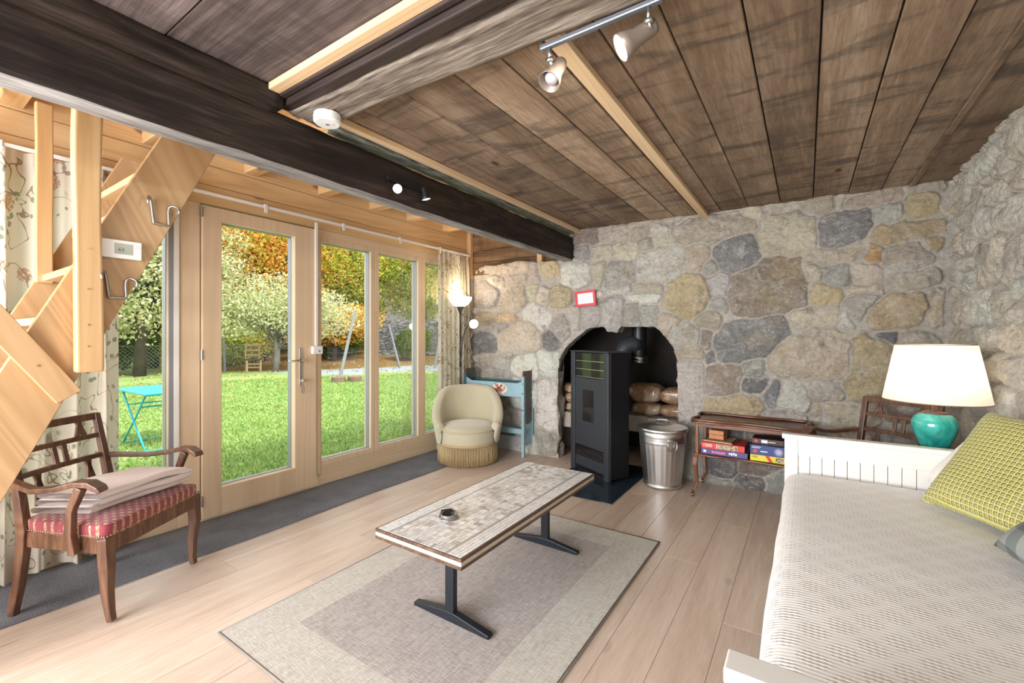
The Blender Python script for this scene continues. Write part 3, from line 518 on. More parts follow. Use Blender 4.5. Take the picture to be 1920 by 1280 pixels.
b = MB(); b.tube([(-2.055, .855, .006), (-.74, .855, .006), (-.74, 2.715, .006), (-2.055, 2.715, .006), (-2.055, .855, .006)], .005, 8); b.obj('edge_binding', plain('rug_binding', (.24, .215, .19), .95, bump=.5), rug, smooth=True)['label'] = 'darker taupe edge binding'

# ------------------------------------------------------------ stair
st = thing('loft_stair', 'steep open pine stair rising behind the chair up to the dark beam', 'staircase', (-2.9, .1, 0))
def L(p, o=Vector((-2.9, .1, 0))): return Vector(p)-o
SL = .4645   # horizontal run per metre of rise
def stringer(xa, xb, rnd):
    b = MB(); b.rnd = rnd
    pts = []
    for z in (0, 2.26): pts.append((.03+SL*z, z))
    prof = [(.03, 0), (.03+SL*2.26, 2.26), (.03+SL*2.26-.235, 2.26), (.03-.235, 0)]
    vs = [L((xa, y, z)) for y, z in prof]+[L((xb, y, z)) for y, z in prof]
    b.add(vs, [(0, 1, 2, 3), (7, 6, 5, 4), (0, 4, 5, 1), (1, 5, 6, 2), (2, 6, 7, 3), (3, 7, 4, 0)]); return b
t = NT('stair_stringer_pine'); co = t.mapping(t.coord(), (1, 1, 1), (math.radians(-25), 0, 0)); co = t.mapping(co, (1, 1, .07)); 
n1 = t.noise(co, 9, 4, .55, 1.1); rg = t.math('ABSOLUTE', t.math('SUBTRACT', t.math('FRACT', t.math('MULTIPLY', t.noise(co, 3.2, 2, .4, .5), 16.)), .5)); fnn = t.noise(co, 120, 2)
g = t.math('ADD', t.math('ADD', t.math('MULTIPLY', n1, .55), t.math('MULTIPLY', rg, .45)), t.math('MULTIPLY', t.math('SUBTRACT', fnn, .5), .12))
cc_ = t.ramp(g, [(.25, (.44, .265, .125)), (.5, (.545, .35, .18)), (.75, (.62, .43, .25))])
vo = t.n('ShaderNodeTexVoronoi', {'Vector': t.mapping(t.coord(), (1, 3.2, 2.2), (math.radians(-25), 0, 0)), 'Scale': 1.}).outputs['Distance']
cc_ = t.mix(t.math('MULTIPLY', t.math('SUBTRACT', 1., t.step(vo, .03, .06)), .8), cc_, (.14, .06, .025))
m_string = t.done(t.bsdf(color=cc_, rough=.4, normal=t.bump(fnn, .06, .003)))
stringer(-2.60, -2.565, .2).obj('stringer', m_string, st, bevel=.003)
stringer(-3.24, -3.205, .7).obj('stringer', m_string, st, bevel=.003)
zt_ = [.13, .37, .61, .85, 1.09, 1.33, 1.56, 1.80, 2.03, 2.25]
for i, z in enumerate(zt_[:-1]):
    b = MB(); b.rnd = random.random(); yc = .03+SL*z-.118
    b.box(-3.205+2.9, -2.60+2.9, yc-.11-.1, yc+.085-.1, z-.032, z); b.obj('tread', m_pineX, st, bevel=.003)
def wavy_post(x, y, za, zb_, wx, wy, seed, taper=False):
    b = MB(); n = 26; pts = []; sz = []
    for i in range(n+1):
        z = za+(zb_-za)*i/n; pts.append((x+.006*mn.noise(Vector((z*1.5, seed, 0))), y+.012*mn.noise(Vector((z*1.3, seed, 4))), z))
        q = 1+.10*mn.noise(Vector((z*2.1, seed, 8))); sz.append((wx*q, wy*q))
    b.rnd = .4; b.sweep([L(p) for p in pts], sz, up=(0, 1, 0)); return b
p_ = wavy_post(-2.535, .555, 1.10, 2.22, .055, .088, 2); p_.obj('post', m_pineZ, st, bevel=.010, segs=3)
p_ = wavy_post(-3.19, .535, 1.52, 2.42, .04, .062, 9); p_.obj('post', m_pineZ, st, bevel=.006, segs=3)
b = MB(); b.rnd = .6; b.bar(L((-2.552, .05, 1.70)), L((-2.552, .50, 1.00)), .025, .088, (0, .84, .54)); b.obj('brace', m_string, st, bevel=.003)
b = MB(); b.rnd = .1; b.bar(L((-3.19, .14, 2.16)), L((-3.19, .46, 2.60)), .05, .07, (0, -.8, .6)); b.obj('handrail', m_pineZ, st, bevel=.005)
m_screw = plain('brass_screw', (.45, .36, .2), .3, .8)
for z in (1.30, 1.45, 1.62, 1.21): b = MB(); b.tube([L((-2.507, .55, z)), L((-2.504, .55, z))], .0035, 8); b.obj('screw', m_screw, st)
for y, z in ((.20, 1.462), (.30, 1.31), (.41, 1.135)): b = MB(); b.tube([L((-2.5395, y, z)), L((-2.5375, y, z))], .005, 10); b.obj('screw', m_screw, st)
# thermostat and hooks on the stringer
th_ = thing('thermostat', 'white wall thermostat with grey display screwed to the stair stringer', 'thermostat', (-2.5645, .668, 1.64))
b = MB(); b.box(0, .024, -.072, .072, -.041, .041); b.obj('body', m_wplast, th_, bevel=.004)
b = MB(); b.box(.0235, .0250, -.026, .038, -.022, .026); b.obj('display', plain('lcd', (.30, .33, .28), .25, 0, .02), th_)
m_lcd = plain('lcd_ink', (.13, .14, .12), .5)
txt('63', .022, m_lcd, th_, (.0255, -.014, -.003), (PI/2, 0, PI/2), 'display_digits')
b = MB(); b.box(.0236, .0244, .044, .066, .012, .013); b.box(.0236, .0244, .044, .066, .020, .021); b.obj('button_mark', m_alu, th_)
def hook(y0, z0, y1, z1, lab):
    t_ = []
    dx = .014
    for a in np.linspace(-40, 180, 12): aa = math.radians(a); t_.append((.012+dx, y0-.008+.014*math.cos(aa)*-1-.0, z0+.014*math.sin(aa)))
    t_ = [(.050, y0-.020, z0-.022), (.052, y0-.022, z0-.006), (.040, y0-.018, z0+.010), (.022, y0-.008, z0+.014), (.010, y0, z0+.004), (.008, y0+.004, z0-.02), (.008, y0+.012, z1+.006), (.008, y0+.018, z1)]
    m_ = y1-y0
    t_ += [(.008, y0+m_*.75, z1), (.008, y0+m_*.82, z1+.008), (.008, y0+m_*.80, z0-.035), (.012, y0+m_*.84, z0-.014), (.026, y0+m_*.95, z0-.008), (.042, y0+m_*1.1, z0-.016), (.050, y0+m_*1.15, z0-.032), (.047, y0+m_*1.12, z0-.044)]
    P = []   # smooth the path
    for i in range(len(t_)-1):
        p0, p1, p2, p3 = [Vector(t_[max(0, min(len(t_)-1, i+k))]) for k in (-1, 0, 1, 2)]
        for s_ in (0, .25, .5, .75): P.append(.5*((2*p1)+(p2-p0)*s_+(2*p0-5*p1+4*p2-p3)*s_**2+(3*p1-p0-3*p2+p3)*s_**3))
    P.append(Vector(t_[-1])); b = MB(); b.tube([p-Vector((0, y0, z0)) for p in P], .0055, 10)
    o = b.obj('coat_hook', m_steel, smooth=True); o.location = (-2.563, y0, z0); tag(o, lab, 'hook', 'double coat hooks on the stair')
hook(.775, 1.885, .862, 1.785, 'bent steel double coat hook on the stringer above the thermostat')
hook(.615, 1.520, .702, 1.424, 'bent steel double coat hook on the stringer below the thermostat')

# ------------------------------------------------------------ curtains
t = NT('floral_curtain'); uv = t.n('ShaderNodeUVMap').outputs[0]; cloth = t.noise(uv, 300, 2)
base = t.mix(t.noise(uv, 3, 3), (.62, .555, .45), (.71, .65, .55))
def blobs(scale, lo, hi, seed, dist=.0):
    v = t.mapping(uv, (1, 1, 1), (0, 0, seed), (seed*3.1, seed, 0)); v = t.vmath('ADD', v, t.n('ShaderNodeVectorMath', {0: t.n('ShaderNodeTexNoise', {'Vector': v, 'Scale': 14.}).outputs['Color'], 3: .045}, operation='SCALE').outputs[0])
    d = t.n('ShaderNodeTexVoronoi', {'Vector': v, 'Scale': scale}).outputs['Distance']; return t.math('SUBTRACT', 1., t.step(d, lo, hi))
clump = t.step(t.noise(uv, 4.2, 2, .5), .41, .50)
vine = t.math('SUBTRACT', 1., t.step(t.math('ABSOLUTE', t.math('SUBTRACT', t.noise(uv, 4.5, 2, .5, .8), .5)), .004, .011))
leaf = t.math('MULTIPLY', blobs(17, .22, .29, 1.3), clump)
petal = t.math('MULTIPLY', blobs(5.2, .20, .26, 2.1), t.step(t.noise(uv, 75, 2), .40, .55)); fl = blobs(5.2, .06, .10, 2.1)
c = t.mix(t.math('MULTIPLY', vine, .8), base, (.22, .13, .07)); c = t.mix(t.math('MULTIPLY', leaf, .8), c, (.17, .20, .12)); c = t.mix(t.math('MULTIPLY', petal, .85), c, (.40, .20, .11)); c = t.mix(t.math('MULTIPLY', fl, .7), c, (.50, .33, .12))
d_ = t.bsdf(color=c, rough=.9, sheen=.2, normal=t.bump(cloth, .3, .002)); tr = t.n('ShaderNodeBsdfTranslucent', {'Color': c}).outputs[0]
m_curt = t.done(t.n('ShaderNodeMixShader', {0: .38, 1: d_, 2: tr}).outputs[0])
def curtain(name, ya, yb, zb_, zt, folds, x0, amp, seed, stretch, fall=0.):
    nu, nv = folds*12, 40; uv_ = []; b = MB()
    def fn(u, v):
        y = ya+(yb-ya)*u; z = zb_+(zt-zb_)*v; ph = u*folds*2*PI+1.1*math.sin(u*9+seed)+.5*math.sin(v*2.2+u*5)
        a = amp*(.55+.45*(1-v))*(1+.3*mn.noise(Vector((u*folds, v*2, seed))))
        if v > .955: a *= .5+.9*abs(math.sin(u*folds*PI*2.0))*.5
        x = x0+a*math.sin(ph)+.35*a*math.sin(2.3*ph+1)+.02*mn.noise(Vector((u*4, v*3, seed+5)))
        y += .35*a*math.cos(ph)+fall*(1-v)*(u-.5)
        if v < .06: z += .012*math.sin(ph*.5)
        uv_.append((u*stretch+seed, z)); return (x, y, z)
    b.grid(fn, nu, nv); o = b.obj(name, m_curt, smooth=True, uv=uv_, recalc=False)
    return o
c1 = curtain('curtain', -.62, .86, .03, 2.19, 13, -3.315, .030, 1.7, 2.6); tag(c1, 'floral cream curtain hanging behind the stair and the red chair', 'curtain', 'floral curtains')
c2 = curtain('curtain', 3.53, 4.03, .03, 2.19, 7, -3.315, .030, 5.2, 1.4); tag(c2, 'narrow floral curtain hanging in the corner behind the lit floor lamp', 'curtain', 'floral curtains')
rl = thing('curtain_rail', 'long white curtain rail with brackets across the top of the glazed wall', 'curtain rail', (-3.315, 1.5, 2.205))
b = MB(); b.box(-.008, .008, -2.1, 2.56, -.010, .010); b.obj('rail', m_wplast, rl, bevel=.002)
for y in (-.4, .4, 1.688, 2.345, 2.978, 3.55):
    b = MB(); b.box(-.076, .011, y-1.512, y-1.488, .010, .018); b.box(.009, .014, y-1.512, y-1.488, -.045, .018); b.obj('bracket', m_wplast, rl, bevel=.002)
sw = thing('cable_duct', 'white cable duct running down the post beside the door handle to a small box', 'cable duct', (-3.3645, 2.122, 1.14))
b = MB(); b.box(0, .014, -.011, .011, .03, 1.05); b.obj('duct', m_wplast, sw, bevel=.002)
b = MB(); b.box(0, .034, -.043, .043, -.032, .032); b.obj('junction_box', m_wplast, sw, bevel=.004)
b = MB(); b.lathe([(0, 0), (.008, 0), (.008, .002), (0, .002)], 16, Matrix.Translation((.034, .012, -.008)) @ Matrix.Rotation(PI/2, 4, 'Y')); b.obj('emblem', m_alu, sw)

# ------------------------------------------------------------ chairs with lattice backs
t = NT('red_tapestry'); co = t.coord(); v = t.mapping(co, (1, 1, 1), (0, 0, PI/4), (0, 0, 0)); s_ = t.n('ShaderNodeSeparateXYZ', {0: v})
def cell(o, k): return t.math('SUBTRACT', t.math('FRACT', t.math('MULTIPLY', t.math('ADD', s_.outputs[o], 2.), k)), .5)
a_, b_ = cell(0, 36.), cell(1, 36.); rr_ = t.math('POWER', t.math('ADD', t.math('POWER', t.math('ABSOLUTE', a_), 2.), t.math('POWER', t.math('ABSOLUTE', b_), 2.)), .5)
dot = t.math('SUBTRACT', 1., t.step(rr_, .24, .33)); pet = t.step(t.noise(co, 220, 1), .40, .52)
c = t.mix(t.noise(co, 200, 2), (.15, .012, .025), (.33, .045, .06)); c = t.mix(t.math('MULTIPLY', t.math('MULTIPLY', dot, pet), .85), c, (.50, .40, .22))
m_tap = t.done(t.bsdf(color=c, rough=.75, normal=t.bump(t.noise(co, 500, 2), .35, .002), sheen=.3))
m_nail = plain('brass_nail', (.42, .32, .18), .35, .9)
def lattice_chair(label, loc, rz, w=.56, wb=.42, dep=.435, show=True):
    t_ = thing('lattice_back_armchair', label, 'chair', loc, rz, 'wooden armchairs with lattice backs')
    f2, b2, h2 = w/2, wb/2, dep/2
    for s in (-1, 1):
        b = MB(); pts = [(h2-.02, s*(f2-.022), .37), (h2-.012, s*(f2-.020), .24), (h2-.018, s*(f2-.030), .12), (h2-.014, s*(f2-.036), .04), (h2-.006, s*(f2-.036), 0)]
        b.sweep(pts, [(.050, .046), (.044, .042), (.036, .034), (.030, .028), (.028, .026)], up=(1, 0, 0)); b.obj('front_leg', m_dark, t_, bevel=.004)
        b = MB(); pts = [(-h2-.050, s*(b2+.0), 0), (-h2-.022, s*(b2), .14), (-h2-.005, s*b2, .28), (-h2, s*b2, .38), (-h2-.018, s*b2, .52), (-h2-.055, s*b2, .70), (-h2-.082, s*b2, .83)]
        b.sweep(pts, [(.030, .030), (.034, .036), (.036, .040), (.036, .042), (.034, .036), (.032, .028), (.030, .024)], up=(1, 0, 0)); b.obj('back_post', m_dark, t_, bevel=.004)
        b = MB(); arm = [(-h2-.032, s*(b2+.018), .600), (-h2+.03, s*(b2+.045), .595), (-.08, s*(f2+.012), .585), (.03, s*(f2+.020), .597), (.11, s*(f2+.016), .618), (.165, s*(f2+.010), .615), (.20, s*(f2+.006), .595), (.212, s*(f2+.004), .580)]
        b.sweep(arm, [(.030, .026), (.036, .024), (.040, .022), (.044, .022), (.052, .024), (.056, .026), (.056, .022), (.054, .014)]); b.obj('armrest', m_dark, t_, bevel=.005, segs=3)
        b = MB(); b.sweep([(.085, s*(f2+.002), .31), (.078, s*(f2+.012), .40), (.085, s*(f2+.016), .50), (.125, s*(f2+.014), .60)], [(.034, .030), (.032, .030), (.030, .028), (.034, .034)], up=(1, 0, 0)); b.obj('arm_support', m_dark, t_, bevel=.004)
    # seat frame
    b = MB(); o_ = [(h2, -f2), (h2, f2), (-h2-.02, b2), (-h2-.02, -b2)]; i_ = [(h2-.03, -f2+.035), (h2-.03, f2-.035), (-h2+.01, b2-.03), (-h2+.01, -b2+.03)]
    vs = [(x, y, z) for z in (.305, .375) for x, y in o_]+[(x, y, z) for z in (.305, .375) for x, y in i_]; fs = []
    for k in range(4):
        k2 = (k+1) % 4; fs += [(k, k2, 4+k2, 4+k), (8+k2, 8+k, 12+k, 12+k2), (k2, k, 8+k, 8+k2), (4+k, 4+k2, 12+k2, 12+k)]
    b.add(vs, fs); b.obj('seat_frame', m_dark, t_, bevel=.003)
    b = MB(); n = 20
    def fn(u, v):   # v 0..1 wraps: outer wall then dome
        a = -PI+2*PI*u; q = 1.0; ca, sa = math.cos(a), math.sin(a); e = .16
        sx = math.copysign(abs(ca)**e, ca); sy = math.copysign(abs(sa)**e, sa)
        k = min(1, v/.35); r = 1 if v < .35 else 1-((v-.35)/.65)
        z = .373+.055*math.sin(k*PI/2) if v < .35 else .428+.030*(1-r**2.2)
        if v < .35: r = 1+.012*math.sin(k*PI)
        elif r > .9: pass
        x = sx*h2*r; hw = f2+(b2-f2)*(.5-.5*sx*r); y = sy*hw*r
        return (x, y, z)
    b.grid(fn, 96, 16, closed_u=True); b.obj('seat_cushion', m_tap, t_, smooth=True)
    b = MB()
    for k in range(34):
        for side in range(3):
            s_ = (k+.5)/34
            if side == 0: p = (h2+.001, -f2+w*s_)
            else:
                sg = 1 if side == 1 else -1; p = (h2-dep*s_, sg*(f2+(b2-f2)*s_+.001))
            if side == 0: M_ = Matrix.Translation((p[0], p[1], .381)) @ Matrix.Rotation(PI/2, 4, 'Y')
            else: M_ = Matrix.Translation((p[0], p[1], .381)) @ Matrix.Rotation(-sg*PI/2, 4, 'X')
            b.lathe([(.0048, 0), (.004, .0018), (0, .003)], 8, M_)
    b.obj('nail_trim', m_nail, t_, smooth=True)
    def bx(z): return -h2-.018-(z-.52)*.21
    for z, hh_ in ((.815, .036), (.715, .024), (.61, .024)):
        b = MB(); pts = [(bx(z)-.012*(1-(k/6-1)**2), -b2+wb*k/12, z) for k in range(13)]; b.sweep(pts, (.018, hh_)); b.obj('back_rail', m_dark, t_, bevel=.003)
    for za, zb2, ys_ in ((.725, .80, (-.30, .28)), (.62, .705, (-.02, .02, -.45*0)), (.46, .60, (-.28, .30))):
        for q in ys_[:2]:
            b = MB(); y = q*wb if abs(q) > .1 else q*1.2
            for dy in ((-.010, .008) if abs(q) > .1 else (0,)): b.bar((bx(za)-.008, y+dy*2.2, za), (bx(zb2)-.010, y-dy*.6, zb2), .012, .022, (0, 1, 0))
            b.obj('back_slat', m_dark, t_, bevel=.002)
    return t_
lattice_chair('dark wooden armchair with red patterned seat holding a folded knit blanket', (-2.836, .719, .0075), math.radians(33))
lattice_chair('dark wooden armchair half hidden behind the white bed end, under the lamp shade', (.345, 3.60, 0), math.radians(234))

# folded blanket on the red seat
t = NT('pink_knit'); co = t.coord('Generated'); uv = t.n('ShaderNodeUVMap').outputs[0]; s_ = t.n('ShaderNodeSeparateXYZ', {0: uv})
k1 = t.math('SINE', t.math('MULTIPLY', s_.outputs[0], 2*PI*58)); k2 = t.math('SINE', t.math('MULTIPLY', s_.outputs[1], 2*PI*62)); kk = t.math('ADD', .5, t.math('MULTIPLY', t.math('MULTIPLY', k1, k2), .5))
m_knit = t.done(t.bsdf(color=t.mix(kk, (.62, .49, .46), (.93, .87, .84)), rough=.95, normal=t.bump(kk, .5, .004), sheen=.2))
b = MB(); uv_ = []
sec = []   # folded layers: closed outline in (y, z)
def blk(y0, y1, z0, z1):
    n = 10; P = []; r = (z1-z0)/2
    for k in range(n+1): a = -PI/2+PI*k/n; P.append((y1-r+r*math.cos(a), (z0+z1)/2+r*math.sin(a)))
    for k in range(n+1): a = PI/2+PI*k/n; P.append((y0+r+r*math.cos(a), (z0+z1)/2+r*math.sin(a)))
    return P
bl = thing('folded_blanket', 'pale pink waffle knit blanket folded on the red chair seat', 'blanket', (-2.82, .735, .462), math.radians(33))
for k, (xa, xb, z0, z1) in enumerate(((-.15, .125, 0, .032), (-.145, .15, .030, .060), (-.14, .155, .058, .088))):
    P = blk(xa, xb, z0, z1); b = MB(); uv_ = []; n = 40
    def fn(u, v):
        i = v*(len(P)); x, z = P[int(round(i)) % len(P)]; y = -.225+.45*u+.02*math.sin(u*3+k); sc2 = 1-.25*max(0, (abs(u-.5)-.44)/.06)**2
        zc = (z0+z1)/2; dz2 = .008*mn.noise(Vector((x*8, y*6, k)))+.012*math.sin(u*PI)*(k/2)-.02*u*0
        uv_.append((u*.9, i/len(P)*.9)); return (x+.012*mn.noise(Vector((y*5, k, 0)))+.10*(u-.5), y, (zc+(z-zc)*sc2)+dz2*(z > .01))
    b.grid(fn, n, len(P)); b.obj('fold', m_knit, bl, smooth=True, uv=uv_)

# ------------------------------------------------------------ coffee table
ct = thing('coffee_table', 'long low coffee table with a stone mosaic top on two black metal feet', 'table', (-1.297, 1.87, .008))
X0t, X1t, Y0t, Y1t = -.24, .24, -.625, .60
b = MB(); b.rnd = .5; b.box(X0t, X1t, Y0t, Y1t, .378, .392); b.box(X0t, X1t, Y0t, Y1t, .408, .4205); b.obj('top_frame', wood('rosewood_edge', [(.04, .02, .012), (.10, .055, .035), (.19, .12, .08)], 'Y', 2, .4, .1, None, .1), ct, bevel=.001)
b = MB(); b.box(X0t+.001, X1t-.001, Y0t+.001, Y1t-.001, .392, .408); b.obj('edge_inlay', plain('pale_inlay', (.47, .41, .33), .5, var=.15, scale=40), ct)
t = NT('mosaic_tile'); r_ = t.attr('rnd'); co = t.coord(); n = t.noise(co, 60, 4)
c = t.ramp(r_, [(0, (.60, .58, .55)), (.3, (.72, .71, .69)), (.6, (.84, .83, .82)), (.75, (.64, .55, .46)), (.86, (.38, .36, .35)), (1, (.88, .88, .88))]); c = t.mix(1., c, t.ramp(n, [(.3, (.8, .8, .8)), (.7, (1, 1, 1))]), 'MULTIPLY')
m_tile = t.done(t.bsdf(color=c, rough=.28, normal=t.bump(n, .15, .003)))
b = MB(); rr = random.Random(4); g = .0011
def tile(x, y, w_, h_, lo=0, hi=1):
    b.rnd = lo+(hi-lo)*rr.random(); b.box(x+g, x+w_-g, y+g, y+h_-g, .4195, .4218+rr.uniform(0, .0006))
ix0, ix1, iy0, iy1 = X0t+.008, X1t-.008, Y0t+.008, Y1t-.008
# long side borders: three rows of small bricks, a dark line, then the mixed field
for side in (0, 1):
    for row in range(4):
        x = ix0+row*.0165 if side == 0 else ix1-(row+1)*.0165; y = iy0-rr.uniform(0, .02)
        while y < iy1:
            h_ = .034; ya = max(y, iy0); yb = min(y+h_, iy1)
            if yb-ya > .006: tile(x, ya, .0165, yb-ya, .32, .62)
            y += h_
cx0, cx1 = ix0+.078, ix1-.078; m = 9; cw = (cx1-cx0)/m; ny = 38; ch = (iy1-iy0)/ny
for i in range(m):
    for j in range(ny):
        x, y, q = cx0+i*cw, iy0+j*ch, rr.random()
        if q < .35: tile(x, y, cw, ch)
        elif q < .65: tile(x, y, cw/2, ch); tile(x+cw/2, y, cw/2, ch)
        elif q < .9: tile(x, y, cw, ch/2); tile(x, y+ch/2, cw, ch/2)
        else: tile(x, y, cw*.62, ch*.6); tile(x+cw*.62, y, cw*.38, ch); tile(x, y+ch*.6, cw*.62, ch*.4)
for side in (0, 1):
    x = cx0-.012 if side == 0 else cx1; 
    for k in range(60): yy = iy0+(iy1-iy0)*k/60; tile(x, yy, .012, (iy1-iy0)/60, .84, .88)
b.obj('mosaic_tiles', m_tile, ct)
b = MB(); b.box(ix0, ix1, iy0, iy1, .417, .4207); b.obj('grout', plain('grey_grout', (.30, .28, .27), .8), ct)
for y in (1.46-1.87, 2.30-1.87):
    b = MB(); b.box(-.024, .024, y-.014, y+.014, .022, .378); b.obj('leg_post', m_tblleg, ct, bevel=.003)
    b = MB(); vs = [(-.215, 0), (.215, 0), (.215, .016), (.03, .042), (-.03, .042), (-.215, .016)]
    b.add([(x, y-.017, z) for x, z in vs]+[(x, y+.017, z) for x, z in vs], [(5, 4, 3, 2, 1, 0), (6, 7, 8, 9, 10, 11)]+[(i, (i+1) % 6, 6+(i+1) % 6, 6+i) for i in range(6)]); b.obj('foot', m_tblleg, ct, bevel=.003)
    b = MB(); b.box(-.17, .17, y-.02, y+.02, .370, .378); b.obj('top_plate', m_tblleg, ct)
# ashtray
at_ = thing('glass_ashtray', 'small clear and dark glass dish standing on the mosaic table top', 'ashtray', (-1.345, 1.50, .431))
t = NT('smoked_glass'); m_gl = t.done(t.bsdf(color=(.55, .55, .56), rough=.05, trans=.75, spec=.8))
b = MB(); b.lathe([(0, .0), (.030, .0), (.036, .004), (.040, .022), (.037, .022), (.032, .008), (0, .006)], 28); b.obj('dish', m_gl, at_, smooth=True)
b = MB(); b.lathe([(0, 0), (.04, .0), (.045, .003), (.04, .004), (0, .003)], 28, Matrix.Translation((0, 0, -.0))); b.obj('rim', m_steel, at_, smooth=True)
b = MB(); b.box(-.045, .01, .0, .040, .010, .014, Matrix.Rotation(.5, 4, 'X') @ Matrix.Rotation(.4, 4, 'Z')); b.obj('lid', m_glossblack, at_, bevel=.001)

# ------------------------------------------------------------ tub chair
t = NT('pale_velvet'); co = t.coord(); n = t.noise(co, 5, 4); n2 = t.noise(co, 160, 2)
m_vel = t.done(t.bsdf(color=t.mix(t.math('ADD', t.math('MULTIPLY', n, .6), t.math('MULTIPLY', n2, .4)), (.40, .36, .23), (.56, .52, .38)), rough=.8, sheen=.6, normal=t.bump(n2, .15, .002)))
tcx, tcy = -2.865, 3.48; tc_ = thing('tub_chair', 'round pale green velvet tub chair with a fringed skirt by the corner', 'armchair', (tcx, tcy, 0), math.atan2(-.773, .635))
b = MB(); A0 = math.radians(118)
def fn(u, v):
    a = PI+A0*(2*u-1); q = abs(2*u-1); top = .735-.10*q*q-.22*sstep(.38, 1.0, q); bot = .20; th2 = .045
    r0 = .30; end = 1-.0*q
    # closed section: v runs outer bottom -> outer top -> inner top -> inner bottom
    if v < .45: k = v/.45; z = bot+(top-.04-bot)*k; r = r0+.015+.045*k
    elif v < .62: k = (v-.45)/.17; aa = PI*k; z = top-.04+.04*math.sin(aa); r = r0+.06-.045+.045*math.cos(aa)
    else: k = (v-.62)/.38; z = top-.04+(bot+.06-top+.04)*k; r = r0-.03-.015*k
    return (float(r*math.cos(a)), float(r*math.sin(a)), float(z))
b.grid(fn, 64, 40)
for a, sg in ((PI-A0, 0), (PI+A0, 1)):     # rounded front ends of the arms
    P = [fn(sg, k/24) for k in range(25)]; cxx = sum(p[0] for p in P)/25; cyy = sum(p[1] for p in P)/25; czz = sum(p[2] for p in P)/25
    off = Vector((-math.sin(a), math.cos(a), 0))*(1 if sg else -1)
    rings = [P]
    for kk_, (s_, o2) in enumerate(((.97, .012), (.88, .026), (.6, .036), (.2, .040))): rings.append([tuple(Vector((cxx, cyy, czz))*(1-s_)+Vector(p)*s_+off*o2) for p in P])
    vs = [p for R_ in rings for p in R_]; b.add(vs, [(i*25+k, i*25+k+1, i*25+26+k, i*25+25+k) for i in range(4) for k in range(24)])
b.obj('backrest', m_vel, tc_, smooth=True)
b = MB(); b.lathe([(.01, .19), (.285, .19), (.292, .22), (.292, .31), (.284, .318), (0.01, .318)], 48, Matrix.Translation((.015, 0, 0))); b.obj('seat_base', m_vel, tc_, smooth=True)
b = MB(); b.lathe([(0, .312), (.275, .312), (.290, .325), (.287, .345), (.262, .368), (.18, .385), (0, .392)], 48, Matrix.Translation((.02, 0, 0))); b.obj('seat_cushion', m_vel, tc_, smooth=True)
b = MB(); b.tube([(.02+.292*math.cos(a), .292*math.sin(a), .340) for a in np.linspace(-2.3, 2.3, 50)], .004, 6); b.obj('piping', m_vel, tc_, smooth=True)
m_fr = plain('gold_fringe', (.44, .33, .17), .7, bump=.3)
b = MB(); rr = random.Random(2)
for k in range(120):
    a = 2*PI*k/120; r = .295+rr.uniform(-.003, .004); b.tube([(.015+.293*math.cos(a), .293*math.sin(a), .195), (.015+r*math.cos(a+rr.uniform(-.01, .01)), r*math.sin(a), .10), (.015+(r+.004)*math.cos(a), (r+.004)*math.sin(a), .010+rr.uniform(0, .006))], [.005, .0058, .0045], 6)
b.lathe([(.286, .185), (.299, .188), (.300, .205), (.290, .210)], 60, Matrix.Translation((.015, 0, 0))); b.lathe([(.284, .015), (.284, .19)], 48, Matrix.Translation((.015, 0, 0)))
b.obj('fringe', m_fr, tc_, smooth=True)
for a in (.8, 2.3, 3.9, 5.4):
    b = MB(); b.tube([(.22*math.cos(a), .22*math.sin(a), 0), (.22*math.cos(a), .22*math.sin(a), .19)], [.014, .02], 12); b.obj('leg', m_dark, tc_)

# ------------------------------------------------------------ floor lamp
lp = thing('floor_lamp', 'tall floor lamp with glowing glass bowl and reading arm beside the curtain', 'lamp', (-3.205, 3.76, 0))
m_lampmetal = plain('dark_lamp_metal', (.05, .05, .055), .35, .7)
b = MB(); b.lathe([(0, 0), (.125, 0), (.125, .012), (.05, .022), (.012, .03), (0, .03)], 36); b.obj('base', m_lampmetal, lp, smooth=False)
b = MB(); b.tube([(0, 0, .02), (0, 0, 1.55)], .0095, 12); b.tube([(0, 0, .92), (0, 0, .97)], .014, 12); b.obj('pole', m_lampmetal, lp, smooth=True)
b = MB(); b.tube([(0, 0, 1.50), (0, 0, 1.53), (0, 0, 1.575), (0, 0, 1.585)], [.010, .016, .038, .042], 24); b.obj('bowl_holder', m_lampmetal, lp, smooth=True)
m_bowl = emis('lit_bowl', (1, .90, .74), .85)
b = MB(); b.lathe([(.03, 1.58), (.06, 1.59), (.095, 1.615), (.122, 1.655), (.130, 1.69), (.126, 1.69), (.117, 1.657), (.09, 1.62), (.05, 1.596), (.0, 1.59)], 40); b.obj('glass_bowl', m_bowl, lp, smooth=True)
gp = [(0, 0, 1.02), (.012, .004, 1.04), (.020, .006, 1.12), (.028, .008, 1.22), (.060, .012, 1.32), (.110, .018, 1.385), (.150, .02, 1.405)]
b = MB(); P = []
for i in range(len(gp)-1):
    p0, p1, p2, p3 = [Vector(gp[max(0, min(len(gp)-1, i+k))]) for k in (-1, 0, 1, 2)]
    for s_ in (0, .25, .5, .75): P.append(.5*((2*p1)+(p2-p0)*s_+(2*p0-5*p1+4*p2-p3)*s_**2+(3*p1-p0-3*p2+p3)*s_**3))
b.tube(P, .006, 10); b.obj('gooseneck', m_lampmetal, lp, smooth=True)
dirn = Vector((.80, -.52, -.30)).normalized(); Mh = Matrix.Translation((.150, .02, 1.408)) @ dirn.to_track_quat('Z', 'Y').to_matrix().to_4x4()
t = NT('clear_reading_shade'); m_rs = t.done(t.bsdf(color=(.9, .88, .84), rough=.15, trans=.4, emit=(1, .93, .8), estr=.25))
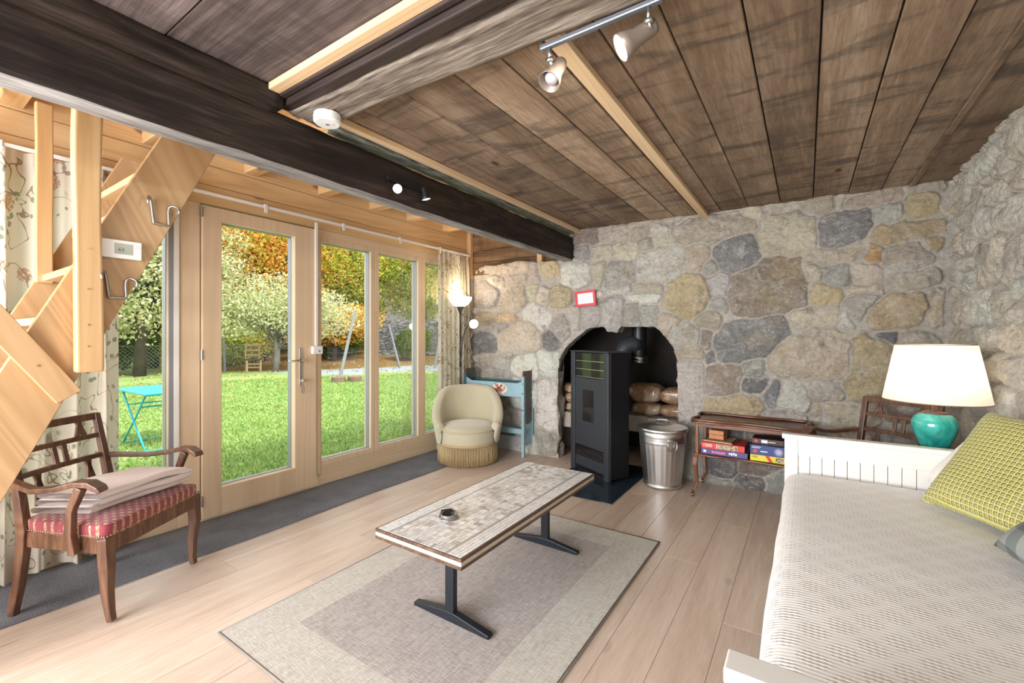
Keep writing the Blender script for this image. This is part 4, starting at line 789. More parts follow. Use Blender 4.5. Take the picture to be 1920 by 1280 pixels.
b = MB(); b.lathe([(.006, -.02), (.018, -.01), (.034, .015), (.047, .05), (.050, .07), (.048, .07), (.044, .05), (.03, .018), (.012, 0)], 28, Mh); b.obj('reading_shade', m_rs, lp, smooth=True)
b = MB(); b.lathe([(0, .055), (.018, .052), (.026, .035), (.02, .015), (0, .01)], 20, Mh); b.obj('bulb', emis('warm_bulb', (1, .93, .82), 2.0), lp, smooth=True)
def point(name, loc, e, col, rad=.05):
    l = bpy.data.lights.new(name, 'POINT'); l.energy = e; l.color = col; l.shadow_soft_size = rad
    o = bpy.data.objects.new(name, l); C.objects.link(o); o.location = loc; return o
point('floor_lamp_light', (-3.205, 3.76, 1.74), 4, (1, .80, .55), .06)
point('reading_light', (-2.99, 3.70, 1.37), 1.0, (1, .82, .6), .04)

# ------------------------------------------------------------ painted planter
m_blue = plain('blue_paint', (.27, .42, .48), .45, 0, .18, 6); m_teal = plain('dark_teal_paint', (.035, .11, .13), .45, 0, .2, 8)
pt = thing('painted_planter', 'blue painted wooden plant stand with a flower medallion standing by the stone wall', 'plant stand', (-2.815, 3.93, 0))
b = MB(); 
W2 = .375
vs = [(-W2, .62), (W2, .62), (W2, .79), (W2-.07, .765), (-W2+.07, .765), (-W2, .80)]
b.add([(x, -.085, z) for x, z in vs]+[(x, -.070, z) for x, z in vs], [(5, 4, 3, 2, 1, 0), (6, 7, 8, 9, 10, 11)]+[(i, (i+1) % 6, 6+(i+1) % 6, 6+i) for i in range(6)]); b.obj('front_panel', m_blue, pt, bevel=.003)
b = MB(); b.box(-W2, W2, .065, .08, .62, .775); b.box(-W2, W2, -.07, .065, .62, .635); b.obj('trough', m_teal, pt, bevel=.002)
b = MB(); b.box(-W2, W2, -.07, .075, .255, .275); b.box(-W2, W2, -.078, -.066, .235, .29); b.obj('lower_shelf', m_blue, pt, bevel=.003)
for s in (-1, 1):
    x = s*(W2+.012)
    b = MB(); b.bar((x, -.085, 0), (x, -.085, .84), .03, .028, (1, 0, 0)); b.bar((x, .085, 0), (x, .085, .84), .03, .028, (1, 0, 0)); b.obj('leg', m_blue if s > 0 else m_teal, pt, bevel=.003)
    poly = [(-.085, .36)]; 
    for k in range(9): a = PI*k/8; poly.append((.075*-math.cos(a)*1.0, .38-.05*math.sin(a)))
    poly = [(-.09, .40)]+[(-.085*math.cos(PI*k/10), .40-.06*math.sin(PI*k/10)) for k in range(1, 10)]+[(.09, .40)]
    for k in range(14): z = .40+k*.034; poly.append((.095+.008*math.sin(k*2.4), z))
    for k in range(15): poly.append((.095-.19*(k+.5)/15, .880+.016*abs(math.sin(k*1.05))))
    for k in range(14): z = .866-k*.034; poly.append((-.095-.008*math.sin(k*2.4), z))
    n = len(poly); xa, xb = x-.009, x+.009
    b = MB(); b.add([(xa, y, z) for y, z in poly]+[(xb, y, z) for y, z in poly], [tuple(reversed(range(n))), tuple(range(n, 2*n))]+[(i, (i+1) % n, n+(i+1) % n, n+i) for i in range(n)])
    t = NT('painted_end_panel'); co = t.coord(); nn = t.noise(co, 11, 4, .6, 1.5)
    b.obj('end_panel', t.done(t.bsdf(color=t.ramp(nn, [(.36, (.03, .10, .11)), (.46, (.05, .09, .075)), (.54, (.15, .045, .035)), (.66, (.06, .035, .03))]), rough=.45, normal=t.bump(nn, .6, .01))), pt, bevel=.004)['label'] = 'carved scalloped end panel with dark red and green painting'
    b = MB(); b.box(x-.008, x+.008, -.08, .08, .115, .135)
    for k in range(4): y = -.054+.036*k; b.box(x-.006, x+.006, y-.008, y+.008, .135, .40)
    b.obj('side_slats', m_blue, pt, bevel=.002)
b = MB()
def ell(b, cx_, cz, rx, rz_, y, a=0, n=24, t_=.001):
    ca, sa = math.cos(a), math.sin(a); P = [(cx_+rx*math.cos(2*PI*k/n)*ca-rz_*math.sin(2*PI*k/n)*sa, cz+rx*math.cos(2*PI*k/n)*sa+rz_*math.sin(2*PI*k/n)*ca) for k in range(n)]
    b.add([(x, y, z) for x, z in P]+[(x, y-t_, z) for x, z in P], [tuple(range(n)), tuple(reversed(range(n, 2*n)))]+[(i, (i+1) % n, n+(i+1) % n, n+i) for i in range(n)])
ell(b, .085, .697, .105, .062, -.0855); md_ = b.obj('medallion', plain('medallion_cream', (.62, .60, .50), .5), pt)
b = MB(); ell(b, .085, .697, .108, .066, -.0850); b.obj('medallion_border', plain('medallion_edge', (.03, .05, .05), .5), md_)
b = MB()
for a, r in ((.6, .035), (2.4, .036), (-.45, .04), (-1.1, .045), (-1.9, .045), (-2.7, .042)): ell(b, .075+r*math.cos(a), .705+r*.8*math.sin(a), .034, .010, -.0868, a)
b.obj('petals', plain('coral_paint', (.55, .11, .07), .5), md_)
b = MB()
for a, r in ((.95, .03), (2.0, .03), (-.8, .035), (-1.5, .03), (-2.3, .03)): ell(b, .078+r*math.cos(a), .703+r*.8*math.sin(a), .028, .005, -.0882, a)
for k in range(6): ell(b, .150+.012*math.cos(k), .70+.02*math.sin(k*1.7), .007, .004, -.0882, k)
b.obj('leaves', plain('dark_green_paint', (.04, .09, .05), .5), md_)
b = MB(); b.box(-3.30, -2.47, 4.035, 4.10, 0, .16); struct(b.obj('baseboard_back', plain('grey_skirting', (.50, .50, .50), .6), bevel=.004))

# ------------------------------------------------------------ stove
pl = MB(); pl.box(-1.86, -1.205, 3.13, 4.20, .001, .006); o = pl.obj('hearth_plate', plain('slate_blue_glass', (.018, .03, .045), .12, 0, .05), bevel=.002)
tag(o, 'dark blue black floor plate under the pellet stove', 'floor plate')
sv = thing('pellet_stove', 'tall black pellet stove standing in the stone arch', 'stove', (-1.6355, 3.683, .006), -math.radians(29))
Wd, Dp, Ht = .275, .235, 1.115
b = MB(); b.box(-Wd+.02, Wd-.004, .03, Dp, .02, Ht-.012); b.obj('body', plain('stove_side', (.006, .006, .007), .6, 0, .05, spec=.2), sv, bevel=.003)
for s in (-1, 1):
    b = MB(); w0 = .062; x0, x1 = (-Wd, -Wd+w0) if s < 0 else (Wd-w0, Wd)
    b.box(x0, x1, .0, .04, 0, Ht-.012); b.obj('front_column', m_stove, sv, bevel=.008, segs=3)
b = MB(); b.box(-Wd-.006, Wd+.006, -.004, Dp+.004, Ht-.012, Ht); b.obj('top_plate', m_stove, sv, bevel=.003)
xa, xb = -Wd+.066, Wd-.066
b = MB(); b.box(xa, xb, .016, .028, .875, 1.095); gr = b.obj('upper_glass', m_glossblack, sv, bevel=.001)
b = MB()
for z in (.948, 1.022): b.box(xa, xb, .010, .016, z-.0018, z+.0018)
b.box(xa, xb, .012, .016, .876, .879); b.obj('glass_trim', plain('trim_silver', (.7, .7, .7), .25, 1), sv)
b = MB(); b.box(xa, xb, .008, .028, .245, .868); dr = b.obj('fire_door', m_stove, sv, bevel=.002)
b = MB(); b.box(-.092, .068, .0055, .009, .475, .762); b.obj('door_window', m_glossblack, dr, bevel=.001)
b = MB(); b.box(xa, xb, .012, .028, .148, .236); b.obj('drawer', m_glossblack, sv, bevel=.001)
b = MB(); b.box(xa, xb, .012, .028, .055, .142); b.box(xa, xb, .010, .013, .1425, .1455); b.box(xa, xb, .010, .013, .050, .0535); b.obj('lower_panel', m_stove, sv, bevel=.001)
b = MB(); b.tube([(xa+.05, .004, .19), (-.02, -.006, .215), (xb-.02, .004, .205)], .002, 6); b.tube([(xa+.05, .004, .19), (0, -.004, .168), (xb-.02, .004, .165)], .002, 6); b.obj('drawer_handle', m_black, sv)
b = MB(); b.box(xa, xb, .03, .06, 0, .05); b.obj('plinth', m_black, sv)
fp = thing('flue_pipe', 'black flue pipe with a round elbow and silver collar hanging in the arch', 'flue', (-1.40, 4.40, 0))
b = MB(); b.lathe([(0, .985), (.072, .985), (.072, 1.74), (0, 1.74)], 32, Matrix.Translation((0, 0, 0))); b.obj('vertical_pipe', m_black, fp, smooth=False)
b = MB(); b.lathe([(.074, .985), (.080, .99), (.080, 1.012), (.075, 1.016), (.080, 1.02), (.080, 1.05), (.073, 1.055)], 32); b.obj('collar', m_steel, fp, smooth=True)
b = MB(); q = [Vector((-.135, -.10, .96)), Vector((-.135, -.10, 1.07))]
for k in range(1, 9):
    a = PI/2*k/8; c0 = Vector((-.135, -.10, 1.07)); dd = Vector((.8, .6, 0)); q.append(c0+dd*(.10*(1-math.cos(a)))+Vector((0, 0, .10*math.sin(a))))
q.append(Vector((0, -.0, 1.17))); b.tube(q, .088, 28); b.obj('elbow', plain('flue_grey', (.06, .07, .08), .45, .4), fp, smooth=True)
b = MB(); b.tube([(-.135, -.10, .80), (-.135, -.10, .97)], .06, 24); b.tube([(-.135, -.10, .82), (-.20, -.32, .82)], .05, 20); b.obj('stove_outlet', m_black, fp)
m_bag = None
t = NT('wood_pellets'); co = t.coord(); vo_ = t.n('ShaderNodeTexVoronoi', {'Vector': t.mapping(co, (1, 1, 2.5)), 'Scale': 75.}); n = t.noise(co, 6, 4)
c = t.mix(t.math('MULTIPLY', vo_.outputs['Distance'], 1.6, True), (.62, .42, .22), (.22, .11, .05)); c = t.mix(t.step(n, .5, .66), c, (.66, .52, .38))
m_pel = t.done(t.bsdf(color=c, rough=.5, normal=t.bump(t.math('ADD', vo_.outputs['Distance'], t.math('MULTIPLY', n, 2.)), .6, .01), coat=.8, coatr=.15))
def bag(lab, x, y, z, sx, sy, sz, rz=0, seed=0, grp='pellet bags in the hearth'):
    b = MB()
    def fn(u, v):
        th = 2*PI*u; ph = -PI/2+PI*v; e1, e2 = .45, .75
        f_ = lambda w_, e: math.copysign(abs(w_)**e, w_)
        px, py, pz = f_(math.cos(ph), e2)*f_(math.cos(th), e1), f_(math.cos(ph), e2)*f_(math.sin(th), e1), f_(math.sin(ph), e2)
        q = mn.noise(Vector((px*1.6+seed*7, py*1.6, pz*1.6)))*.12+mn.noise(Vector((px*5+seed, py*5, pz*5)))*.045
        return (px*sx/2*(1+q), py*sy/2*(1+q), sz/2+pz*sz/2*(1+q*.6))
    b.grid(fn, 40, 18, closed_u=True); o = b.obj('pellet_bag', m_pel, smooth=True); o.location = (x, y, z); o.rotation_euler = (0, 0, rz); return tag(o, lab, 'bag', grp)
lz = .460
bag('bulging clear bag of wood pellets lying lowest at the left edge of the arch', -2.14, 4.34, lz, .42, .28, .095, .1, 1)
bag('clear bag of wood pellets in the middle of the left stack in the arch', -2.13, 4.345, lz+.09, .42, .28, .105, -.1, 2)
bag('clear bag of wood pellets on top of the left stack in the arch', -2.11, 4.345, lz+.19, .40, .28, .105, .05, 3)
bag('small lower bag of wood pellets right beside the black stove', -1.335, 4.50, lz, .30, .24, .13, .05, 4)
bag('plump upper bag of wood pellets right beside the black stove', -1.345, 4.50, lz+.125, .33, .25, .20, -.05, 5)
bag('lower bag of wood pellets above the metal bin by the right jamb', -1.02, 4.48, lz, .36, .27, .135, -.06, 6)
bag('upper bag of wood pellets above the metal bin by the right jamb', -1.01, 4.48, lz+.13, .37, .28, .17, .06, 7)

# ------------------------------------------------------------ metal bin
m_galv = plain('galvanised_steel', (.74, .74, .73), .34, 1., .10, 5)
tb = thing('metal_dustbin', 'ribbed galvanised metal dustbin with lid beside the stove', 'dustbin', (-1.012, 3.80, 0))
b = MB(); b.lathe([(0, .012), (.148, .012), (.150, 0), (.154, 0), (.156, .03), (.150, .035)], 64); b.obj('base_ring', m_galv, tb, smooth=True)
b = MB(); b.lathe([(.150, .03)]+[(.152+.032*k/20, .045+.33*k/20) for k in range(21)]+[(.187, .385), (.183, .395), (.188, .405), (.184, .415), (.189, .425), (.186, .44), (.188, .478)], 160, wob=lambda a, z: (.012*max(0, math.sin(a*26))**.6 if .06 < z < .365 else 0)); b.obj('body', m_galv, tb, smooth=True)
b = MB(); b.lathe([(.198, .465), (.204, .470), (.204, .490), (.192, .498), (.165, .500), (.160, .506), (.125, .512), (.12, .518), (.07, .524), (0, .526)], 64); ld = b.obj('lid', m_galv, tb, smooth=True)
b = MB(); b.tube([(-.05, 0, .522), (-.04, 0, .552), (.04, 0, .552), (.05, 0, .522)], .006, 8); b.obj('lid_handle', m_steel, ld, smooth=True)
Ms = Matrix.Rotation(math.radians(-52), 4, 'Z')
b = MB(); P = [Ms @ Vector((.200, y, z)) for y, z in ((-.035, .415), (-.038, .36), (-.025, .335), (.025, .335), (.038, .36), (.035, .415))]; b.tube(P, .005, 8)
b.tube([Ms @ Vector((.197, -.045, .415)), Ms @ Vector((.197, .045, .415))], .008, 8); b.obj('side_handle', m_steel, tb, smooth=True)

# ------------------------------------------------------------ trolley with games
tr_ = thing('serving_trolley', 'mahogany trolley table on curved legs with board games on its lower shelf', 'table', (-.37, 3.86, 0))
b = MB(); poly = []; hx, hy = .375, .185
def scal(x, y): return x, y
pts = []
for k in range(30): u = k/30; pts.append((-hx+2*hx*u, -hy-.012*math.sin(u*PI*3)))
for k in range(14): u = k/14; pts.append((hx+.012*math.sin(u*PI*3), -hy+2*hy*u))
for k in range(30): u = k/30; pts.append((hx-2*hx*u, hy+.012*math.sin(u*PI*3)))
for k in range(14): u = k/14; pts.append((-hx-.012*math.sin(u*PI*3), hy-2*hy*u))
b.prism(pts, .575, .590); b.obj('top', m_trolley, tr_, bevel=.003)
b = MB(); b.tube([(x, y, .600) for x, y in pts+[pts[0]]], .010, 8); b.tube([(x*1.012, y*1.02, .583) for x, y in pts+[pts[0]]], .009, 8); b.obj('gallery_edge', m_trolley, tr_, smooth=True)
b = MB(); ps = [(x*.955, y*.93) for x, y in pts]; b.prism(ps, .318, .334); b.tube([(x*1.0, y*1.0, .326) for x, y in ps+[ps[0]]], .010, 8); b.box(-.34, .34, -.175, -.165, .545, .576); b.box(-.34, .34, .165, .175, .545, .576); b.obj('shelf', m_trolley, tr_, bevel=.002)
for sx in (-1, 1):
    for sy in (-1, 1):
        x, y = sx*.345, sy*.165
        b = MB(); b.sweep([(x, y, .575), (x, y, .33), (x+sx*.010, y+sy*.010, .30), (x+sx*.014, y+sy*.014, .25), (x+sx*.004, y+sy*.004, .15), (x+sx*.0, y+sy*.0, .10), (x+sx*.016, y+sy*.020, .055), (x+sx*.024, y+sy*.028, .045)],
                [(.024, .024), (.026, .026), (.036, .036), (.036, .036), (.026, .026), (.022, .022), (.024, .024), (.020, .020)], up=(0, 1, 0)); lg = b.obj('leg', m_mahz, tr_, bevel=.005)
        cx_, cy_ = x+sx*.026, y+sy*.030
        b = MB(); b.tube([(cx_, cy_, .048), (cx_, cy_, .030)], .007, 10); b.tube([(cx_-.008, cy_-.003, .016), (cx_+.008, cy_-.003, .016)], .016, 16); b.obj('castor', plain('castor_metal', (.12, .08, .05), .4, .8), lg)
def gamebox(lab, x, y, z, lx, ly, lz_, mat, rz=0, name='game_box', cat='game box'):
    t_ = thing(name, lab, cat, (x, y, z), rz); b = MB(); b.box(-lx/2, lx/2, -ly/2, ly/2, .0, lz_*.25); b.obj('tray', mat, t_, bevel=.001)
    b = MB(); b.box(-lx/2-.0015, lx/2+.0015, -ly/2-.0015, ly/2+.0015, lz_*.12, lz_-.0005); b.obj('lid', mat, t_, bevel=.0012); return t_
def fr(par, x0, x1, z0, z1, ly, mat, name, k=1):
    b = MB(); b.box(x0, x1, -ly/2-.0015-.0006*k, -ly/2-.0012, z0, z1); return b.obj(name, mat, par)
SZ = .3365; P_ = lambda n, c, r=.45: plain(n, c, r, 0, .03)
m_red, m_violet, m_yel, m_navy = P_('puzzle_red', (.62, .045, .03)), P_('box_violet', (.085, .07, .22)), P_('puzzle_yellow', (.75, .62, .03)), P_('box_navy', (.03, .06, .21))
m_wt, m_pink, m_blk = P_('print_white', (.8, .8, .8)), P_('print_pink', (.72, .18, .35)), P_('print_black', (.03, .03, .03))
g1 = gamebox('violet game box with pink lettering at the bottom of the left pile on the trolley', -.545+.02, 3.815, SZ, .32, .23, .042, m_violet)
b = MB(); rr = random.Random(6); x = -.085
for k in range(8):
    wv = rr.uniform(.010, .014); b.box(x, x+wv*.8, -.1176, -.1162, .012+.002*math.sin(k), .029+.003*math.cos(k*2)); x += wv
b.obj('pink_title', m_pink, g1)
b = MB(); x = .035
for k in range(4): b.box(x, x+.011, -.1176, -.1162, .016-.003*(k % 2), .031+.002*(k % 3)); x += .0145
b.obj('white_title', m_wt, g1); fr(g1, -.145, -.125, .014, .032, .23, m_wt, 'maker_badge')
g2 = gamebox('red puzzle box marked 1000 on the violet game box', -.545+.010, 3.815, SZ+.042, .30, .22, .048, m_red)
txt('1000', .034, m_wt, g2, (-.140, -.1125, .025), (PI/2, 0, 0), 'piece_count')
t = NT('puzzle_picture'); co = t.coord(); vv = t.n('ShaderNodeTexVoronoi', {'Vector': co, 'Scale': 110.}).outputs['Color']; m_pic = t.done(t.bsdf(color=t.mix(.75, vv, (.10, .07, .04), 'MULTIPLY') if 0 else t.mix(t.math('MULTIPLY', t.n('ShaderNodeSeparateXYZ', {0: vv}).outputs[0], 1.), (.05, .05, .03), (.62, .50, .32)), rough=.4))
fr(g2, -.035, .105, .005, .043, .22, m_pic, 'picture_panel'); fr(g2, -.044, -.040, .006, .040, .22, m_wt, 'white_bar')
g3 = thing('wooden_game_frame', 'flat light wooden game tray lying on the red puzzle box', 'game tray', (-.57, 3.83, SZ+.090), -.12)
b = MB(); b.box(-.11, .11, -.09, .09, 0, .006); b.obj('base', m_batten, g3, bevel=.001)
b = MB(); ring2 = [(-.11, .11, -.09, -.08), (-.11, .11, .08, .09), (-.11, -.10, -.08, .08), (.10, .11, -.08, .08)]
for a in ring2: b.box(a[0], a[1], a[2], a[3], .006, .014)
b.obj('frame', m_trolley, g3)
g4 = thing('wooden_box', 'small orange brown wooden box with dark bands on the game tray', 'box', (-.585, 3.83, SZ+.1045), -.12)
m_ob = plain('orange_wood', (.50, .19, .06), .35, 0, .2, 30)
b = MB(); b.box(-.055, .055, -.05, .05, 0, .034); b.obj('lower_half', m_ob, g4, bevel=.003)
b = MB(); b.box(-.055, .055, -.05, .05, .036, .07); b.obj('upper_half', m_ob, g4, bevel=.003)
b = MB(); b.box(-.053, .053, -.049, .049, .033, .037); b.obj('dark_band', m_blk, g4)
g5 = gamebox('yellow puzzle box marked 1500 with a red stripe at the bottom of the right pile', -.165, 3.815, SZ, .36, .23, .045, m_yel)
txt('1500', .020, m_blk, g5, (-.175, -.1175, .030), (PI/2, 0, 0), 'piece_count')
b = MB(); b.add([(x, -.1176, z) for x, z in ((-.085, .044), (-.06, .044), (-.035, .002), (-.06, .002))]+[(x, -.1160, z) for x, z in ((-.085, .044), (-.06, .044), (-.035, .002), (-.06, .002))], [(0, 1, 2, 3), (7, 6, 5, 4), (0, 4, 5, 1), (1, 5, 6, 2), (2, 6, 7, 3), (3, 7, 4, 0)]); b.obj('red_stripe', m_red, g5)
fr(g5, -.02, .03, .008, .040, .23, m_pic, 'picture_panel')
g6 = gamebox('dark blue game box with a white starburst on the yellow puzzle box', -.165, 3.815, SZ+.045, .36, .235, .072, m_navy)
t = NT('starburst'); co = t.coord(); s_ = t.n('ShaderNodeSeparateXYZ', {0: co}); dx = t.math('SUBTRACT', s_.outputs[0], 0.0); dz = t.math('SUBTRACT', s_.outputs[2], .036)
ang = t.math('ARCTAN2', dz, dx); rad = t.math('POWER', t.math('ADD', t.math('POWER', t.math('ABSOLUTE', dx), 2.), t.math('POWER', t.math('ABSOLUTE', dz), 2.)), .5)
ray = t.math('ADD', .55, t.math('MULTIPLY', t.math('SINE', t.math('MULTIPLY', ang, 20.)), .45)); f_ = t.math('MULTIPLY', t.math('SUBTRACT', 1., t.step(rad, .006, .036)), ray)
m_star = t.done(t.bsdf(color=t.mix(f_, (.03, .06, .21), (.85, .75, .9)), rough=.4))
fr(g6, -.045, .045, .002, .070, .235, m_star, 'starburst')
b = MB(); b.lathe([(0, 0), (.014, 0), (.014, .001), (0, .001)], 20, Matrix.Translation((-.150, -.1195, .028)) @ Matrix.Rotation(PI/2, 4, 'X')); b.obj('red_badge', m_red, g6)
fr(g6, -.115, -.07, .025, .032, .235, m_wt, 'small_print'); fr(g6, -.17, -.11, .058, .061, .235, m_wt, 'small_print'); fr(g6, -.17, -.12, .050, .053, .235, m_wt, 'small_print'); fr(g6, .06, .14, .030, .036, .235, P_('print_teal', (.15, .45, .5)), 'teal_print')
m_bb = P_('box_dark_brown', (.05, .022, .018))
g7 = gamebox('small dark brown game box with a red badge on top of the right pile', -.235, 3.825, SZ+.117, .20, .16, .040, m_bb, -.03)
b = MB(); b.lathe([(0, 0), (.013, 0), (.013, .001), (0, .001)], 20, Matrix.Translation((-.075, -.0815, .020)) @ Matrix.Rotation(PI/2, 4, 'X')); b.obj('red_badge', m_red, g7)
fr(g7, -.04, .0, .010, .032, .16, m_wt, 'white_figure'); fr(g7, .005, .05, .016, .023, .16, P_('print_cream', (.6, .55, .45)), 'cream_print')

# ------------------------------------------------------------ day bed
m_bedw = plain('bed_white', (.78, .76, .71), .38, var=.015)
bd = thing('day_bed', 'white painted wooden day bed with panelled ends along the stone wall', 'bed', (.33, 1.93, 0))
def panel(yc, name):
    t_ = []
    b = MB(); y0, y1 = yc-.018, yc+.018; x0, x1 = -.435, .425
    b.box(x0, x0+.065, y0, y1, 0, .665); b.box(x1-.065, x1, y0, y1, 0, .665); b.box(x0+.065, x1-.065, y0+.004, y1-.004, .575, .665); b.box(x0+.065, x1-.065, y0+.004, y1-.004, .14, .23)
    o = b.obj(name, m_bedw, bd, bevel=.003)
    b = MB(); b.box(x0-.012, x1+.008, y0-.012, y1+.012, .665, .692); b.obj('top_cap', m_bedw, o, bevel=.004)
    b = MB(); n = 13; wdt = (x1-x0-.13)/n
    for k in range(n): b.box(x0+.065+k*wdt+.0012, x0+.065+(k+1)*wdt-.0012, y0+.012, y1-.012, .23, .575)
    b.obj('beadboard', m_bedw, o, bevel=.0015); return o
panel(1.075, 'head_end'); panel(-1.085, 'foot_end')
b = MB(); b.box(.405, .43, -1.06, 1.05, .14, .64); b.box(.40, .435, -1.06, 1.05, .64, .662); b.obj('back_panel', m_bedw, bd, bevel=.003)
b = MB(); b.box(-.41, .40, -1.06, 1.05, .10, .26); b.obj('drawer_box', m_bedw, bd, bevel=.003)
b = MB(); b.box(-.40, .40, -1.055, 1.045, .262, .455); b.obj('mattress', plain('ticking', (.7, .7, .68), .9), bd, bevel=.03, segs=3)
t = NT('woven_bedspread'); uv = t.n('ShaderNodeUVMap').outputs[0]; s_ = t.n('ShaderNodeSeparateXYZ', {0: uv}); U_, V_ = s_.outputs[0], s_.outputs[1]
wr = t.math('MULTIPLY', t.noise(uv, 9, 2), .010)
rows = t.math('SINE', t.math('MULTIPLY', t.math('ADD', V_, wr), 2*PI/.0135)); dash = t.math('SINE', t.math('MULTIPLY', t.math('ADD', U_, wr), 2*PI/.0145))
dia = t.math('MULTIPLY', t.math('ABSOLUTE', t.math('SINE', t.math('MULTIPLY', t.math('ADD', U_, V_), PI/.12))), t.math('ABSOLUTE', t.math('SINE', t.math('MULTIPLY', t.math('SUBTRACT', U_, V_), PI/.12))))
dm = t.step(dia, .15, .50); ribb = t.math('ADD', t.math('MULTIPLY', rows, .5), .5); da = t.math('ADD', t.math('MULTIPLY', dash, .5), .5)
hole = t.math('MULTIPLY', t.math('MULTIPLY', t.math('SUBTRACT', 1., ribb), da), dm); hgt = t.math('SUBTRACT', t.math('MULTIPLY', ribb, t.math('ADD', .35, t.math('MULTIPLY', dm, .65))), t.math('MULTIPLY', hole, .8))
m_spread = t.done(t.bsdf(color=t.mix(t.math('MULTIPLY', hole, .6), t.mix(t.noise(uv, 4, 3), (.86, .84, .81), (.90, .89, .87)), (.66, .58, .50)), rough=.9, sheen=.15, normal=t.bump(hgt, .35, .004)))
b = MB(); uv_ = []; prof = [(.735, .488), (.60, .490), (.40, .491), (.20, .491), (.05, .490), (-.02, .488), (-.055, .482), (-.082, .468), (-.097, .445), (-.104, .41), (-.108, .33), (-.112, .22), (-.118, .10)]
cum = [0]
for i in range(1, len(prof)): cum.append(cum[-1]+math.dist(prof[i], prof[i-1]))
def fn(u, v):
    s_ = cum[-1]*u; i = max(k for k in range(len(cum)-1) if cum[k] <= s_+1e-9); f_ = (s_-cum[i])/(cum[i+1]-cum[i]); x = prof[i][0]*(1-f_)+prof[i+1][0]*f_; z = prof[i][1]*(1-f_)+prof[i+1][1]*f_
    y = .868+2.10*v; uv_.append((s_, y)); n_ = mn.noise(Vector((s_*2, y*1.5, 2)))*.006+mn.noise(Vector((s_*8, y*6, 5)))*.0025
    if z < .46: x += .010*math.sin(y*11)*min(1, (.46-z)*4)+n_
    e = min(v, 1-v)
    if e < .02: z -= .02*(1-e/.02)*(z > .3)
    return (x, y, z+n_*(z > .4))
b.grid(fn, 110, 150); bs = b.obj('bedspread', m_spread, smooth=True, uv=uv_); tag(bs, 'cream woven bedspread with a pattern of small holes over the day bed', 'bedspread')

def cushion(name, lab, A, e1, v, size, thick, mat, cat='cushion', sy=None, uvk=1, puff=.55):
    """A = lower left corner, e1 along the bottom edge, v up the side"""
    e1 = Vector(e1).normalized(); v = Vector(v).normalized(); v = (v-e1*v.dot(e1)).normalized(); nrm = e1.cross(v); sy = sy or size; b = MB(); uv_ = []; n = 36; A = Vector(A)
    for side in (1, -1):
        def fn(a, c):
            p, q = 2*a-1, 2*c-1; h_ = thick/2*((1-p**4)*(1-q**4))**puff; pin = .045
            x = (a-.5)*size*(1-pin*(1-abs(p)**2)*0-pin*(q*q*0))*(1-.06*(1-q*q)*abs(p)**3*0); 
            px = p*size/2*(1-.07*(1-q*q)**1*abs(p)); py = q*sy/2*(1-.07*(1-p*p)*abs(q))
            h_ += .006*mn.noise(Vector((p*2+A.x*9, q*2, side)))*(h_ > .01)
            uv_.append((px*uvk, py*uvk)); return tuple(A+e1*(size/2+px)+v*(sy/2+py)+nrm*(side*h_))
        b.grid(fn, n, n)
    o = b.obj(name, mat, smooth=True, uv=uv_); return tag(o, lab, cat)
t = NT('chartreuse_waffle'); uv = t.n('ShaderNodeUVMap').outputs[0]; s_ = t.n('ShaderNodeSeparateXYZ', {0: uv}); wv = t.math('MULTIPLY', t.noise(uv, 12, 2), .006); k_ = 2*PI/.0185
a_ = t.math('ABSOLUTE', t.math('SINE', t.math('MULTIPLY', t.math('ADD', s_.outputs[0], wv), k_/2))); b_ = t.math('ABSOLUTE', t.math('SINE', t.math('MULTIPLY', t.math('ADD', s_.outputs[1], wv), k_/2)))
gg = t.math('MINIMUM', a_, b_); ridge = t.math('SUBTRACT', 1., t.step(gg, .25, .85))
m_yelc = t.done(t.bsdf(color=t.mix(ridge, (.46, .42, .09), (.64, .60, .19)), rough=.9, sheen=.4, normal=t.bump(ridge, 1., .012)))
yc = cushion('cushion', 'large mustard green waffle textured cushion leaning on the wall side of the bed', (.425, 2.66, .515), (.52, -.854, .0), (.26, .14, .40), .50, .15, m_yelc)
t = NT('grey_check'); uv = t.n('ShaderNodeUVMap').outputs[0]; s_ = t.n('ShaderNodeSeparateXYZ', {0: uv})
a_ = t.math('GREATER_THAN', t.math('FRACT', t.math('MULTIPLY', t.math('ADD', s_.outputs[0], 5.), 8.)), .5); b_ = t.math('GREATER_THAN', t.math('FRACT', t.math('MULTIPLY', t.math('ADD', s_.outputs[1], 5.), 8.)), .5)
sm = t.math('MULTIPLY', t.math('ADD', a_, b_), .5); nn = t.noise(uv, 350, 2)
m_chk = t.done(t.bsdf(color=t.mix(t.math('MULTIPLY', nn, .25), t.ramp(sm, [(0, (.085, .10, .10)), (.5, (.17, .195, .19)), (1, (.33, .36, .35))]), (.5, .5, .5)), rough=.95, normal=t.bump(nn, .4, .003)))
cushion('cushion', 'grey checked cushion at the front beside the mustard green one', (.545, 2.22, .52), (.10, -.99, 0), (.27, .02, .25), .42, .13, m_chk)
cushion('pillow', 'plain white pillow tucked in the corner behind the mustard green cushion', (.50, 2.955, .535), (.30, -.95, .0), (.50, .10, .60), .40, .14, plain('white_cotton', (.82, .79, .74), .9, bump=.1), 'pillow', sy=.32)

